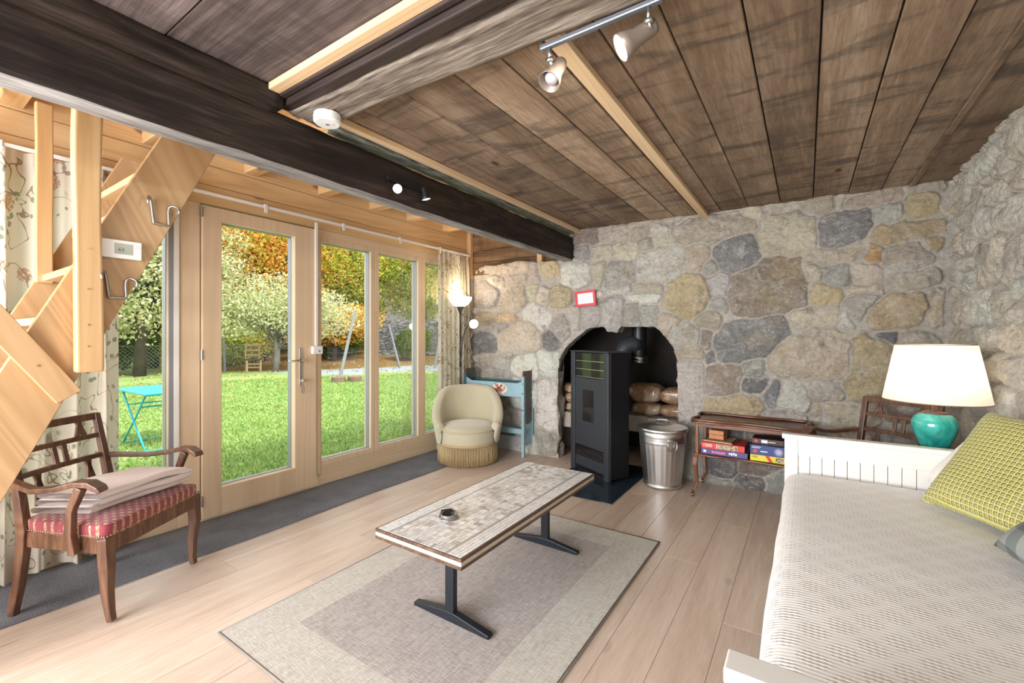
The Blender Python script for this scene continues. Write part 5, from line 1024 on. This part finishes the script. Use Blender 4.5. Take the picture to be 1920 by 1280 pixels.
# ------------------------------------------------------------ table lamp and the little table it stands on
sx_, sy_ = .560, 3.135
sd_ = thing('side_table', 'small wooden table behind the bed end carrying the turquoise lamp', 'side table', (sx_, sy_+.02, 0))
b = MB(); b.lathe([(0, .60), (.14, .60), (.145, .61), (.14, .622), (0, .622)], 36); b.obj('table_top', m_dark, sd_)
for a in (.5, 2.6, 4.7): b = MB(); b.tube([(.10*math.cos(a), .09*math.sin(a), 0), (.07*math.cos(a), .06*math.sin(a), .60)], [.012, .016], 10); b.obj('leg', m_dark, sd_)
tl = thing('table_lamp', 'turquoise ceramic table lamp with a wide cream shade lit from inside', 'lamp', (sx_, sy_+.02, .623))
t = NT('turquoise_glaze'); co = t.coord(); n = t.noise(co, 5, 5, .6, 2.0); n2 = t.noise(co, 11, 4, .6, 1.)
c = t.ramp(n, [(.32, (.01, .13, .13)), (.48, (.015, .30, .25)), (.62, (.05, .42, .36)), (.72, (.25, .45, .38))]); c = t.mix(t.step(n2, .62, .70), c, (.28, .15, .08))
m_glz = t.done(t.bsdf(color=c, rough=.12, coat=.6, coatr=.05))
b = MB(); b.lathe([(0, 0), (.038, 0), (.040, .008), (.045, .02), (.062, .06), (.083, .115), (.094, .155), (.094, .180), (.083, .205), (.066, .222), (.060, .226), (.056, .222), (0, .215)], 48); b.obj('vase_base', m_glz, tl, smooth=True)
b = MB(); b.lathe([(.056, .222), (.052, .232), (.020, .236), (.012, .24), (.012, .33), (0, .33)], 28); b.obj('lamp_neck', plain('dark_cap', (.10, .04, .03), .4), tl, smooth=True)
t = NT('cream_shade'); co = t.coord(); s_ = t.n('ShaderNodeSeparateXYZ', {0: co}); an = t.math('ARCTAN2', s_.outputs[1], s_.outputs[0]); pl_ = t.noise(t.n('ShaderNodeCombineXYZ', {0: t.math('MULTIPLY', an, 14.)}).outputs[0], 3, 2)
c = t.mix(pl_, (.84, .81, .76), (.89, .87, .83)); 
m_shade = t.done(t.n('ShaderNodeMixShader', {0: .62, 1: t.bsdf(color=c, rough=.9), 2: t.n('ShaderNodeBsdfTranslucent', {'Color': c}).outputs[0]}).outputs[0])
b = MB(); zb_, zt2, rb, rt = .292, .585, .213, .160
b.lathe([(rb, zb_), (rt, zt2)], 72); shd = b.obj('lamp_shade', m_shade, tl, smooth=True); md = shd.modifiers.new('s', 'SOLIDIFY'); md.thickness = .0015
b = MB(); b.tube([(rt*math.cos(a), rt*math.sin(a), zt2) for a in np.linspace(0, 2*PI, 49)], .002, 6); b.tube([(rb*math.cos(a), rb*math.sin(a), zb_) for a in np.linspace(0, 2*PI, 49)], .0022, 6)
for a in (0.4, 2.5, 4.6): b.tube([(0, 0, zt2-.015), (rt*math.cos(a), rt*math.sin(a), zt2)], .0018, 6)
b.tube([(0, 0, .33), (0, 0, zt2-.01)], .003, 6); b.obj('shade_wire', plain('shade_wire', (.4, .3, .2), .5, .5), shd, smooth=True)
b = MB(); b.lathe([(0, .33), (.014, .335), (.028, .375), (.026, .405), (0, .425)], 20); b.obj('bulb', emis('bulb_glow', (1, .85, .65), 8), tl, smooth=True)
point('table_lamp_light', (sx_, sy_+.02, 0.623+.45), 2.3, (1, .92, .80), .045)

# ------------------------------------------------------------ ceiling fittings
sdt = thing('smoke_detector', 'round white smoke detector under the crossing of the beams', 'smoke detector', (-1.79, 1.185, 2.247))
b = MB(); b.lathe([(0, 0), (.056, 0), (.056, -.006), (.054, -.010), (.058, -.012), (.058, -.034), (.050, -.042), (0, -.043)], 48); b.obj('housing', m_wplast, sdt, smooth=False)
b = MB(); b.lathe([(0, 0), (.008, 0), (.008, -.002), (0, -.002)], 16, Matrix.Translation((0, 0, -.043))); b.lathe([(0, 0), (.003, 0), (.003, -.001), (0, -.001)], 10, Matrix.Translation((.02, .02, -.043))); b.obj('test_button', m_alu, sdt)
m_lit = emis('lit_spot', (1, .95, .86), 14)
def spothead(par, p, d, lit, L_=.085, metal=m_brown_metal):
    d = Vector(d).normalized(); M_ = Matrix.Translation(p) @ d.to_track_quat('Z', 'Y').to_matrix().to_4x4()
    q = L_/.085; b = MB(); b.lathe([(0, -L_*.62), (.016*q, -L_*.60), (.019*q, -L_*.5), (.020*q, -.005), (.027*q, L_*.22), (.031*q, L_*.45), (.029*q, L_*.45), (.025*q, L_*.2), (0, L_*.15)], 28, M_); h_ = b.obj('spot_head', metal, par, smooth=True)
    b = MB(); b.lathe([(0, L_*.47 if lit else L_*.30), (.018*q, L_*.46 if lit else L_*.29), ((.0285 if lit else .018)*q, L_*.43 if lit else L_*.24), (.015*q, L_*.15), (0, L_*.15)], 24, M_); b.obj('bulb', m_lit if lit else plain('unlit_bulb', (.55, .55, .6), .3), h_, smooth=True)
t1 = thing('spot_rail', 'brown metal spot rail with one lit and one unlit head under the cross beam', 'spotlight', (-.56, 1.315, 2.24))
b = MB(); b.box(-.20, .21, -.010, .010, -.010, .008); b.obj('rail', plain('blue_grey_metal', (.22, .24, .27), .35, .6), t1, bevel=.004)
for x in (-.165, .17):
    b = MB(); b.tube([(x, 0, -.008), (x, 0, -.045)], .006, 10); b.tube([(x-.012, 0, -.05), (x+.012, 0, -.05)], .009, 10); b.tube([(x, 0, -.05), (x+.004, .012, -.07)], .006, 8); b.obj('joint', m_steel, t1, smooth=True)
spothead(t1, (-.155, .016, -.092), (-.15, -.50, -.80), False, .105); spothead(t1, (.125, .012, -.080), (-.75, -.37, -.50), True, .115)
sp = bpy.data.lights.new('rail_spot_light', 'SPOT'); sp.energy = 14; sp.spot_size = 1.5; sp.spot_blend = .6; sp.color = (1, .9, .75); sp.shadow_soft_size = .03
o = bpy.data.objects.new('rail_spot_light', sp); C.objects.link(o); o.location = (-.49, 1.32, 2.13); o.rotation_euler = Vector((-.93, .05, -.40)).to_track_quat('-Z', 'Y').to_euler()
t2 = thing('beam_spot', 'small twin spotlight with two glowing heads on the dark long beam', 'spotlight', (-1.925, 1.80, 2.13))
b = MB(); b.box(-.012, .006, -.16, .16, -.012, .012); b.obj('bar', m_black, t2, bevel=.003)
b = MB(); b.tube([(0, -.10, 0), (.03, -.10, -.02)], .005, 8); b.tube([(0, .12, 0), (.03, .12, -.01)], .005, 8); b.obj('joint', m_black, t2)
spothead(t2, (.035, -.115, -.055), (.62, -.62, -.35), True, .07, m_black); spothead(t2, (.045, .085, -.035), (.10, .25, -.9), True, .07, m_black)
for k, (loc, d) in enumerate((((-1.85, 1.66, 2.05), (.6, -.5, -.5)), ((-1.865, 1.90, 2.05), (-.05, .35, -.9)))):
    sp = bpy.data.lights.new('beam_spot_light', 'SPOT'); sp.energy = 7; sp.spot_size = 1.7; sp.spot_blend = .7; sp.color = (1, .88, .72); sp.shadow_soft_size = .03
    o = bpy.data.objects.new('beam_spot_light', sp); C.objects.link(o); o.location = loc; o.rotation_euler = Vector(d).to_track_quat('-Z', 'Y').to_euler()
pf = thing('framed_notice', 'small red framed white notice hanging crooked above the stone arch', 'picture frame', (-1.802, 3.995, 1.625))
b = MB(); ring(b, -.1, .1, -.1, .1, -.1, .1, .02) if 0 else None
for a in ((-.107, .107, .052, .077), (-.107, .107, -.077, -.052), (-.107, -.082, -.052, .052), (.082, .107, -.052, .052)): b.box(a[0], a[1], -.012, .006, a[2], a[3])
b.obj('frame', P_('frame_red', (.60, .03, .035), .4), pf, bevel=.002)
b = MB(); b.box(-.084, .084, -.004, .002, -.054, .054); pp = b.obj('paper', P_('notice_paper', (.80, .77, .80), .5), pf)
b = MB()
for k in range(7): z = .036-.012*k; b.box(-.066, -.066+random.uniform(.08, .13), -.0048, -.0040, z-.0011, z+.0011)
b.obj('printed_lines', P_('faint_ink', (.55, .52, .62)), pp)
pf.rotation_euler = (.03, math.radians(-4), math.radians(2.3))

# ------------------------------------------------------------ the garden
def GZ(x, y):
    """height of the ground outside"""
    d = -x*.62+y*.30
    return -.14+.55*sstep(13.5, 20, d)*sstep(6, 14, y)+.012*np.sin(x*1.3)*np.cos(y*.9)+9*sstep(30, 90, np.hypot(x, y))
gx = np.concatenate([np.linspace(-90, -30, 20)[:-1], np.linspace(-30, -3.5, 110)]); gy = np.concatenate([np.linspace(-12, 26, 130)[:-1], np.linspace(26, 90, 20)])
GX, GY = np.meshgrid(gx, gy, indexing='ij'); V = np.stack([GX, GY, GZ(GX, GY)], -1).reshape(-1, 3); idx = np.arange(GX.size).reshape(GX.shape)
F = np.stack([idx[:-1, :-1], idx[1:, :-1], idx[1:, 1:], idx[:-1, 1:]], -1).reshape(-1, 4)
t = NT('lawn'); co = t.coord(); n = t.noise(co, 1.1, 5, .6); n2 = t.noise(co, 38, 4, .7); s_ = t.n('ShaderNodeSeparateXYZ', {0: co})
gr_ = t.ramp(t.math('ADD', t.math('MULTIPLY', n, .4), t.math('MULTIPLY', n2, .6)), [(.36, (.16, .23, .06)), (.5, (.28, .38, .12)), (.62, (.42, .50, .20))])
d_ = t.math('ADD', t.math('ADD', t.math('MULTIPLY', s_.outputs[0], -.62), t.math('MULTIPLY', s_.outputs[1], .30)), t.math('MULTIPLY', t.math('SUBTRACT', t.noise(co, .5, 4), .5), 2.2))
ym = t.step(s_.outputs[1], 8.7, 9.7); path = t.math('MULTIPLY', t.math('MULTIPLY', t.step(d_, 11.7, 12.0), t.math('SUBTRACT', 1., t.step(d_, 13.6, 14.2))), ym); slope = t.math('MULTIPLY', t.step(d_, 13.7, 14.3), t.step(s_.outputs[1], 7, 9))
lf = t.ramp(t.noise(co, 26, 4, .8), [(.38, (.07, .045, .025)), (.5, (.22, .13, .05)), (.6, (.34, .22, .09)), (.7, (.14, .18, .05))])
c = t.mix(slope, gr_, lf); c = t.mix(path, c, t.ramp(t.noise(co, 20, 3), [(.4, (.26, .30, .36)), (.6, (.40, .44, .50))]))
lw = npmesh('lawn', V, F, t.done(t.bsdf(color=c, rough=.95, normal=t.bump(n2, .5, .03), spec=.1)), smooth=True); struct(lw)
# grass blades near the house (one carpet of grass nobody could count)
N = 90000; r2 = np.random.default_rng(1)
dd = 3.2+13.5*r2.random(N)**1.25; ar = np.radians(r2.uniform(34, 76, N)); bx_ = -dd*np.sin(ar); by_ = dd*np.cos(ar); okm = bx_ < -3.7; bx_, by_ = bx_[okm], by_[okm]; N = len(bx_)
dl = -bx_*.62+by_*.30; okm = ~((dl > 11.3) & (by_ > 8.6)); bx_, by_ = bx_[okm], by_[okm]; N = len(bx_)
an = r2.uniform(0, 2*PI, N); hh_ = r2.uniform(.025, .06, N); ww = r2.uniform(.004, .009, N)*(1+np.hypot(bx_, by_)*.12); lean = r2.normal(0, .03, (N, 2)); bz = GZ(bx_, by_)-.004
A = np.stack([bx_-ww*np.cos(an), by_-ww*np.sin(an), bz], -1); B = np.stack([bx_+ww*np.cos(an), by_+ww*np.sin(an), bz], -1); D = np.stack([bx_+lean[:, 0], by_+lean[:, 1], bz+hh_], -1)
V = np.stack([A, B, D], 1).reshape(-1, 3); F = np.arange(N*3).reshape(-1, 3)
t = NT('grass_blades'); isl = t.n('ShaderNodeNewGeometry').outputs['Random Per Island']; c = t.ramp(isl, [(0, (.16, .28, .06)), (.5, (.30, .45, .11)), (.9, (.48, .58, .22)), (1, (.60, .55, .30))])
gr_o = npmesh('grass', V, F, t.done(t.n('ShaderNodeMixShader', {0: .35, 1: t.bsdf(color=c, rough=.7, spec=.2), 2: t.n('ShaderNodeBsdfTranslucent', {'Color': c}).outputs[0]}).outputs[0])); tag(gr_o, 'short bright green lawn grass outside the glazed doors', 'grass', kind='stuff')
def leafcards(P, S, r2, squash=1.):
    """little folded leaf quads"""
    N = len(P); a = r2.normal(0, 1, (N, 3)); a /= np.linalg.norm(a, axis=1)[:, None]; b = r2.normal(0, 1, (N, 3)); b = np.cross(a, b); b /= np.linalg.norm(b, axis=1)[:, None]; c_ = np.cross(a, b)
    s = S[:, None]; V = np.stack([P-a*s, P+b*s*.55+c_*s*.15, P+a*s, P-b*s*.55+c_*s*.15], 1).reshape(-1, 3); return V, np.arange(N*4).reshape(-1, 4)
N = 2600; d = np.random.default_rng(5); lx = d.uniform(-22, -4.5, N); ly = d.uniform(1, 22, N); wgt = d.random(N) < (.10+.9*((-lx*.62+ly*.30) > 9.5)); wgt &= ~((ly > 15.5) & (lx > -20.5)); lx, ly = lx[wgt], ly[wgt]
V, F = leafcards(np.stack([lx, ly, GZ(lx, ly)+.03], -1), d.uniform(.03, .06, len(lx)), d)
t = NT('fallen_leaves'); isl = t.n('ShaderNodeNewGeometry').outputs['Random Per Island']; mlf = t.done(t.bsdf(color=t.ramp(isl, [(0, (.20, .09, .03)), (.5, (.42, .24, .07)), (1, (.55, .42, .14))]), rough=.8))
tag(npmesh('fallen_leaves', V, F, mlf), 'scattered brown and yellow autumn leaves on the lawn and slope', 'leaves', kind='stuff')

m_bark = plain('bark', (.07, .055, .04), .9, 0, .4, 5, .6); m_barkp = plain('pale_bark', (.20, .18, .15), .9, 0, .3, 5, .5)
def leafmat(name, stops):
    t = NT(name); isl = t.n('ShaderNodeNewGeometry').outputs['Random Per Island']; co = t.coord(); f = t.math('ADD', t.math('MULTIPLY', isl, .55), t.math('MULTIPLY', t.noise(co, .55, 3, .6), .9)); f = t.math('SUBTRACT', f, .15)
    c = t.ramp(f, stops); return t.done(t.n('ShaderNodeMixShader', {0: .40, 1: t.bsdf(color=c, rough=.6, spec=.25), 2: t.n('ShaderNodeBsdfTranslucent', {'Color': c}).outputs[0]}).outputs[0])
LM = dict(
 orange=leafmat('maple_orange_leaves', [(.15, (.22, .32, .05)), (.36, (.50, .52, .08)), (.52, (.82, .60, .10)), (.66, (.85, .40, .08)), (.8, (.78, .28, .08)), (.92, (.85, .66, .18))]),
 green=leafmat('green_yellow_leaves', [(.15, (.12, .22, .03)), (.38, (.30, .42, .06)), (.58, (.55, .60, .10)), (.75, (.80, .66, .12)), (.9, (.85, .46, .09))]),
 pale=leafmat('pale_silver_leaves', [(.15, (.20, .27, .10)), (.4, (.46, .50, .24)), (.62, (.68, .68, .38)), (.82, (.80, .74, .48)), (.95, (.75, .45, .16))]),
 hedge=leafmat('dark_green_leaves', [(.2, (.025, .06, .012)), (.45, (.06, .14, .02)), (.65, (.13, .24, .03)), (.85, (.30, .34, .06))]),
 bright=leafmat('fresh_green_leaves', [(.2, (.15, .30, .04)), (.45, (.34, .50, .08)), (.62, (.56, .64, .13)), (.8, (.84, .66, .14)), (.95, (.86, .42, .08))]))
def tree(name, lab, x, y, blobs, n, size, mat, seed, trunk=.16, bark=m_bark, cat='tree', grp=None, lim=None, hole=.5):
    n = int(n*3.6); size *= .76; hole -= .045; blobs = blobs if name == 'hedge' else [tuple(bb[:3])+(bb[3]*1.1, bb[4]*1.1, bb[5]*1.12) for bb in blobs]
    """blobs: (dx,dy,z,rx,ry,rz); crown of leaves plus trunk and branches"""
    r2 = np.random.default_rng(seed); z0 = float(GZ(np.array(x), np.array(y))); tr = thing(name, lab, cat, (x, y, z0), 0, grp); w_ = np.array([bb[3]*bb[4]*bb[5] for bb in blobs])**.75; w_ /= w_.sum(); pts = []
    for bb, wi in zip(blobs, w_):
        k = int(n*wi*2.4); q = r2.normal(0, 1, (k, 3)); q /= np.linalg.norm(q, axis=1)[:, None]; q *= (r2.random((k, 1))**.42)*(1+.25*r2.normal(0, .3, (k, 1)))
        p = q*np.array(bb[3:6])+np.array(bb[:3])
        cl = fnoise(p[:, 0]*1.0+p[:, 2]*.37+50, p[:, 2]*1.2+p[:, 1]*.8+50, 1.5, seed, 3); pts.append(p[cl > hole-.05+.1*(r2.random(k)-.5)])
    P = np.concatenate(pts); P = P[r2.permutation(len(P))[:n]]; V, F = leafcards(P, size*r2.uniform(.6, 1.3, len(P)), r2); npmesh('foliage', V, F, LM[mat], tr)
    b = MB(); zt_ = max(bb[2] for bb in blobs); rr = random.Random(seed); top = Vector((blobs[0][0]*.5, blobs[0][1]*.5, zt_*.85)); main = [Vector((0, 0, -.2)), Vector((.05, .05, zt_*.28)), Vector((top.x*.5, top.y*.5, zt_*.55)), top]
    b.tube(main, [trunk, trunk*.85, trunk*.5, trunk*.12], 9)
    for bb in blobs:
        for _ in range(5):
            q = Vector((bb[0]+rr.uniform(-.8, .8)*bb[3], bb[1]+rr.uniform(-.8, .8)*bb[4], bb[2]+rr.uniform(-.3, .8)*bb[5])); s_ = main[1].lerp(main[2], rr.random()); mid = s_.lerp(q, .5)+Vector((rr.uniform(-.3, .3), rr.uniform(-.3, .3), rr.uniform(-.1, .5)))
            b.tube([s_, mid, q], [trunk*.32, trunk*.2, .012], 6)
            for _ in range(2): q2 = mid.lerp(q, .4)+Vector((rr.uniform(-1, 1)*bb[3]*.6, rr.uniform(-1, 1)*bb[4]*.6, rr.uniform(-.2, 1)*bb[5]*.5)); b.tube([mid.lerp(q, .35), q2], [trunk*.12, .008], 5)
    b.obj('trunk', bark, tr, smooth=True); return tr
GT = 'trees beyond the garden fence'
# seen through the door and the windows, near to far
tree('fruit_tree', 'pale leaved sparse fruit tree with grey branches seen through the glazed door', -17.6, 9.35, [(0, 0, 2.6, 2.2, 2.0, 1.15), (-.5, -1.4, 2.3, 1.6, 1.5, .95), (.6, 1.5, 2.3, 1.6, 1.5, .95)], 3000, .080, 'pale', 3, .13, m_barkp, grp=GT, hole=.47)
tree('maple_tree', 'tall orange and yellow maple rising behind the pale fruit tree', -22.5, 11.2, [(0, 0, 6.0, 3.3, 3.4, 2.1), (.5, -2.0, 5.3, 2.4, 2.4, 1.8), (0, 2.2, 5.2, 2.4, 2.4, 1.7), (0, .5, 7.8, 2.5, 2.6, 1.6), (0, 0, 3.6, 2.8, 2.8, 1.2)], 9000, .115, 'orange', 4, .26, grp=GT, hole=.46)
tree('maple_tree', 'low orange leaved maple at the near window left of the leaning pole', -19.6, 13.3, [(0, 0, 1.55, 1.5, 1.6, .8), (.3, .9, 2.1, 1.4, 1.4, .7), (0, -.9, 2.0, 1.3, 1.2, .7)], 3600, .085, 'orange', 5, .16, grp=GT, hole=.47)
tree('lime_tree', 'tall green and yellow tree filling the window left of the leaning pole', -22.5, 16.0, [(0, 0, 5.0, 2.8, 2.9, 2.2), (0, -2.0, 4.3, 2.0, 2.0, 2.0), (0, 1.9, 3.9, 2.0, 2.0, 1.8), (0, 0, 7.4, 2.5, 2.6, 1.6)], 9000, .105, 'green', 6, .27, grp=GT, hole=.45)
tree('beech_tree', 'fresh green tree with orange tips above the dark stone garden wall', -20.6, 20.5, [(0, 0, 3.4, 2.2, 2.2, 1.5), (.6, 1.5, 4.6, 1.8, 1.8, 1.2), (0, -1.4, 5.2, 2.0, 2.0, 1.3), (0, .4, 6.8, 1.9, 1.9, 1.0)], 6500, .090, 'bright', 7, .20, grp=GT, hole=.50)
tree('maple_tree', 'orange crowned maple high above the stone garden wall', -21.0, 20.4, [(0, 0, 7.2, 2.2, 2.2, 1.2), (.4, -1.6, 5.8, 1.6, 1.5, .8)], 3600, .095, 'orange', 8, .18, grp=GT, hole=.49)
tree('beech_tree', 'yellow green tree at the far window beside the corner curtain', -17.5, 22.5, [(0, 0, 4.4, 1.8, 1.9, 1.4), (.3, 1.0, 6.6, 1.7, 1.7, 1.0), (0, -.6, 2.8, 1.5, 1.5, .9)], 4200, .090, 'bright', 9, .18, grp=GT, hole=.50)
tree('willow_tree', 'pale green leafy tree seen under the stair through the left window', -19.5, 5.6, [(0, 0, 3.4, 2.2, 2.6, 1.9), (0, -1.5, 2.7, 1.6, 1.6, 1.4), (0, 1.6, 4.4, 1.8, 1.9, 1.4), (0, 0, 5.6, 2.0, 2.2, 1.3)], 7000, .092, 'pale', 10, .20, grp=GT, hole=.45)
tree('ash_tree', 'green tree behind the pale one at the left window', -23.5, 7.2, [(0, 0, 4.8, 2.8, 3.0, 2.6), (0, 0, 7.6, 2.4, 2.6, 1.6), (0, 2.2, 3.2, 2.2, 2.0, 1.7), (0, -2.6, 4.5, 2.2, 2.2, 2.2)], 8000, .12, 'green', 12, .24, grp=GT, hole=.42)
tree('spruce_tree', 'dark green dense tree filling the gap behind the maples', -27.5, 14.5, [(0, 0, 3.8, 3.0, 5.0, 3.4), (0, 4, 3.2, 3, 3, 2.6), (0, -5, 3.6, 3, 3, 3.2)], 8000, .17, 'hedge', 13, .3, grp=GT, hole=.36)
for i, (x, y, ry, lab) in enumerate(((-21.6, 4.6, 2.3, 'clipped green hedge behind the wire fence at the left window'), (-21.6, 9.0, 2.4, 'green hedge behind the wire fence and the wooden garden chair'), (-20.9, 14.2, 2.2, 'dark undergrowth beneath the orange maple'), (-17.4, 16.5, 1.0, 'dark bush against the stone garden wall'))):
    tree('hedge', lab, x, y, [(0, 0, .85, .8, ry, .85), (.1, ry*.4, 1.2, .7, ry*.6, .6)], 4600, .07, 'hedge' if i != 1 else 'bright', 30+i, .05, cat='hedge', grp='hedges behind the fence', hole=.35)
# chain-link fence
m_wire = plain('fence_wire', (.30, .31, .31), .5, .5)
fe = thing('wire_fence', 'low chain link wire fence along the far side of the lawn', 'fence', (-20.3, 6.5, -.14))
b = MB(); s_ = .085; H_ = 1.05; Lf = 9.0; k = -H_
def fpt(u, z): return (.0-.04*math.sin(u), u-4.5, z)
u = -H_
while u < Lf:
    for sg in (1, -1):
        a0, a1 = (u, u+H_) if sg > 0 else (u+H_, u)
        z0_, z1_ = 0, H_; p0, p1 = [a0, z0_], [a1, z1_]
        for p, q in ((p0, p1), (p1, p0)):
            if p[0] < 0: f_ = (0-p[0])/(q[0]-p[0]+1e-9); p[1] += (q[1]-p[1])*f_; p[0] = 0
            if p[0] > Lf: f_ = (Lf-p[0])/(q[0]-p[0]+1e-9); p[1] += (q[1]-p[1])*f_; p[0] = Lf
        if abs(p0[0]-p1[0]) > .03 and 0 <= p0[0] <= Lf and 0 <= p1[0] <= Lf: b.tube([fpt(p0[0], p0[1]), fpt(p1[0], p1[1])], .006, 3, False)
    u += s_*1.6
b.obj('wire_mesh', m_wire, fe)
for u in (0, 3, 6, 9): b = MB(); b.tube([fpt(u, 0), fpt(u, 1.12)], .025, 8); b.obj('fence_post', m_wire, fe)
b = MB(); b.tube([fpt(0, 1.05), fpt(4.5, 1.05), fpt(9, 1.05)], .012, 6); b.obj('top_wire', m_wire, fe)
# poles in the lawn
m_pole = plain('weathered_pole', (.24, .245, .25), .8, 0, .15, 8)
def pole(lab, a, b2, r=.05):
    z0 = float(GZ(np.array(a[0]), np.array(a[1]))); b = MB(); b.tube([(0, 0, -.05), (b2[0]-a[0], b2[1]-a[1], b2[2]-z0)], [r, r*.85], 10); o = b.obj('garden_pole', m_pole); o.location = (a[0], a[1], z0); tag(o, lab, 'pole', 'grey poles standing in the lawn')
pole('slim grey pole standing upright in the lawn by the wire fence', (-19.4, 8.30), (-19.5, 8.25, 2.45))
pole('grey pole leaning in the lawn beside the round log planter', (-13.2, 9.20), (-13.1, 9.75, 2.15), .055)
pole('thin grey pole leaning outside the middle window near the path', (-15.1, 13.6), (-15.2, 13.05, 1.75), .05)
pole('grey pole leaning outside the far window beside the corner curtain', (-13.4, 14.0), (-13.2, 14.3, 2.1), .055)
# log stumps
lg = thing('log_planter', 'pair of short round log stumps on the lawn by the leaning pole', 'log', (-11.9, 8.25, -.14))
for k, (dx, dy) in enumerate(((0, 0), (.22, .42))):
    b = MB(); b.lathe([(0, 0), (.20, 0), (.205, .15), (.19, .165), (0, .16)], 22, Matrix.Translation((dx, dy, 0)), wob=lambda a, z: .02*math.sin(a*9)); b.obj('stump', plain('stump_wood', (.22, .13, .10), .85, 0, .3, 9, .5), lg)
lg = thing('brick_block', 'low reddish block at the foot of the far leaning pole', 'block', (-13.0, 14.5, -.14)); b = MB()
b.box(-.35, .35, -.25, .25, 0, .17); b.box(-.3, .3, -.2, .2, .17, .30); b.obj('blocks', plain('reddish_block', (.30, .20, .17), .9), lg, bevel=.02)
# garden wall and bean poles
gw = MB(); pts = [(-20.2, 16.6), (-18.2, 19.0), (-15.8, 21.2), (-13.5, 23.2)]
for i in range(3):
    a, c_ = Vector((*pts[i], .2)), Vector((*pts[i+1], .2)); gw.bar(a+Vector((0, 0, 1.0)), c_+Vector((0, 0, 1.0)), .45, 2.0)
t = NT('dry_stone'); co = t.mapping(t.coord(), (1, 1, 3)); vo_ = t.n('ShaderNodeTexVoronoi', {'Vector': co, 'Scale': 3.2}, feature='DISTANCE_TO_EDGE').outputs['Distance']; vc = t.n('ShaderNodeTexVoronoi', {'Vector': co, 'Scale': 3.2}).outputs['Color']
f_ = t.n('ShaderNodeSeparateXYZ', {0: vc}).outputs[0]; o = gw.obj('garden_wall', t.done(t.bsdf(color=t.mix(t.step(vo_, .0, .10), (.03, .03, .03), t.ramp(f_, [(0, (.10, .10, .10)), (1, (.26, .26, .25))])), rough=.9, normal=t.bump(t.step(vo_, 0, .1), .8, .05)))); tag(o, 'dark dry stone garden wall beyond the path', 'wall')
bp = thing('bean_poles', 'bundle of thin wooden poles set up like a tent by the stone garden wall', 'poles', (-15.9, 18.9, float(GZ(np.array(-15.9), np.array(18.9)))))
rr = random.Random(9)
for k in range(8): a = k*.8; b = MB(); b.tube([(.75*math.cos(a), .75*math.sin(a), -.05), (-.12*math.cos(a), -.12*math.sin(a), 2.1+rr.uniform(-.2, .2))], .022, 6); b.obj('bean_pole', plain('stick_wood', (.35, .28, .22), .9), bp)
# garden chair
gc = thing('garden_chair', 'weathered wooden ladder back chair standing by the wire fence', 'chair', (-18.6, 9.0, -.14), math.radians(-110)); m_gc = plain('weathered_chair', (.50, .36, .20), .8, 0, .2, 12)
for x in (-.24, .24):
    b = MB(); b.bar((x, .24, 0), (x, .24, .46), .05, .05); b.obj('front_leg', m_gc, gc); b = MB(); b.bar((x, -.22, 0), (x, -.30, 1.12), .05, .05); b.obj('back_post', m_gc, gc)
b = MB(); b.box(-.27, .27, -.24, .27, .44, .48); b.obj('seat', plain('dark_rush', (.12, .09, .06), .9), gc, bevel=.01)
for z in (.64, .84, 1.04): b = MB(); b.box(-.23, .23, -.30, -.26, z-.035, z+.035); b.obj('back_slat', m_gc, gc)
b = MB()
for z in (.16, .30): b.box(-.24, .24, .225, .255, z-.015, z+.015); b.box(-.255, -.225, -.24, .24, z-.015, z+.015); b.box(.225, .255, -.24, .24, z-.015, z+.015)
b.obj('stretcher', m_gc, gc)
# turquoise folding table
tt = thing('folding_garden_table', 'turquoise metal folding table on the lawn outside the left window', 'table', (-6.95, 2.16, -.14), 0); m_tq = plain('turquoise_metal', (.03, .42, .50), .35, .0, .06, 5)
b = MB(); b.box(-.55, .55, -.27, .27, .700, .722); b.box(-.53, .53, -.25, .25, .69, .70); b.obj('table_top', m_tq, tt, bevel=.010, segs=3)
for s in (-1, 1):
    y = s*.22
    for sx in (-1, 1): b = MB(); b.tube([(sx*.40, y, .69), (sx*.10, y, .42), (-sx*.42, y, .0)], .012, 8); b.obj('leg', m_tq, tt, smooth=True)
b = MB()
for x, z in ((-.41, .02), (.41, .02), (.22, .53), (-.22, .53)): b.tube([(x, -.22, z), (x, .22, z)], .010, 8)
b.obj('cross_bar', m_tq, tt, smooth=True)
# house far behind
hs = thing('house', 'pale house with a grey roof glimpsed between the trees far beyond the garden wall', 'house', (-27, 27, 1)); b = MB(); b.box(-4, 4, -3, 3, 0, 5); b.obj('house_wall', plain('render_wall', (.62, .60, .58), .9), hs)
b = MB(); b.add([(-4.5, -3.5, 5), (4.5, -3.5, 5), (4.5, 3.5, 5), (-4.5, 3.5, 5), (-4.5, 0, 7.6), (4.5, 0, 7.6)], [(0, 1, 5, 4), (3, 4, 5, 2), (0, 4, 3), (1, 2, 5), (0, 3, 2, 1)]); b.obj('roof', plain('roof_tiles', (.28, .26, .26), .9), hs)
bpy.context.view_layer.update()
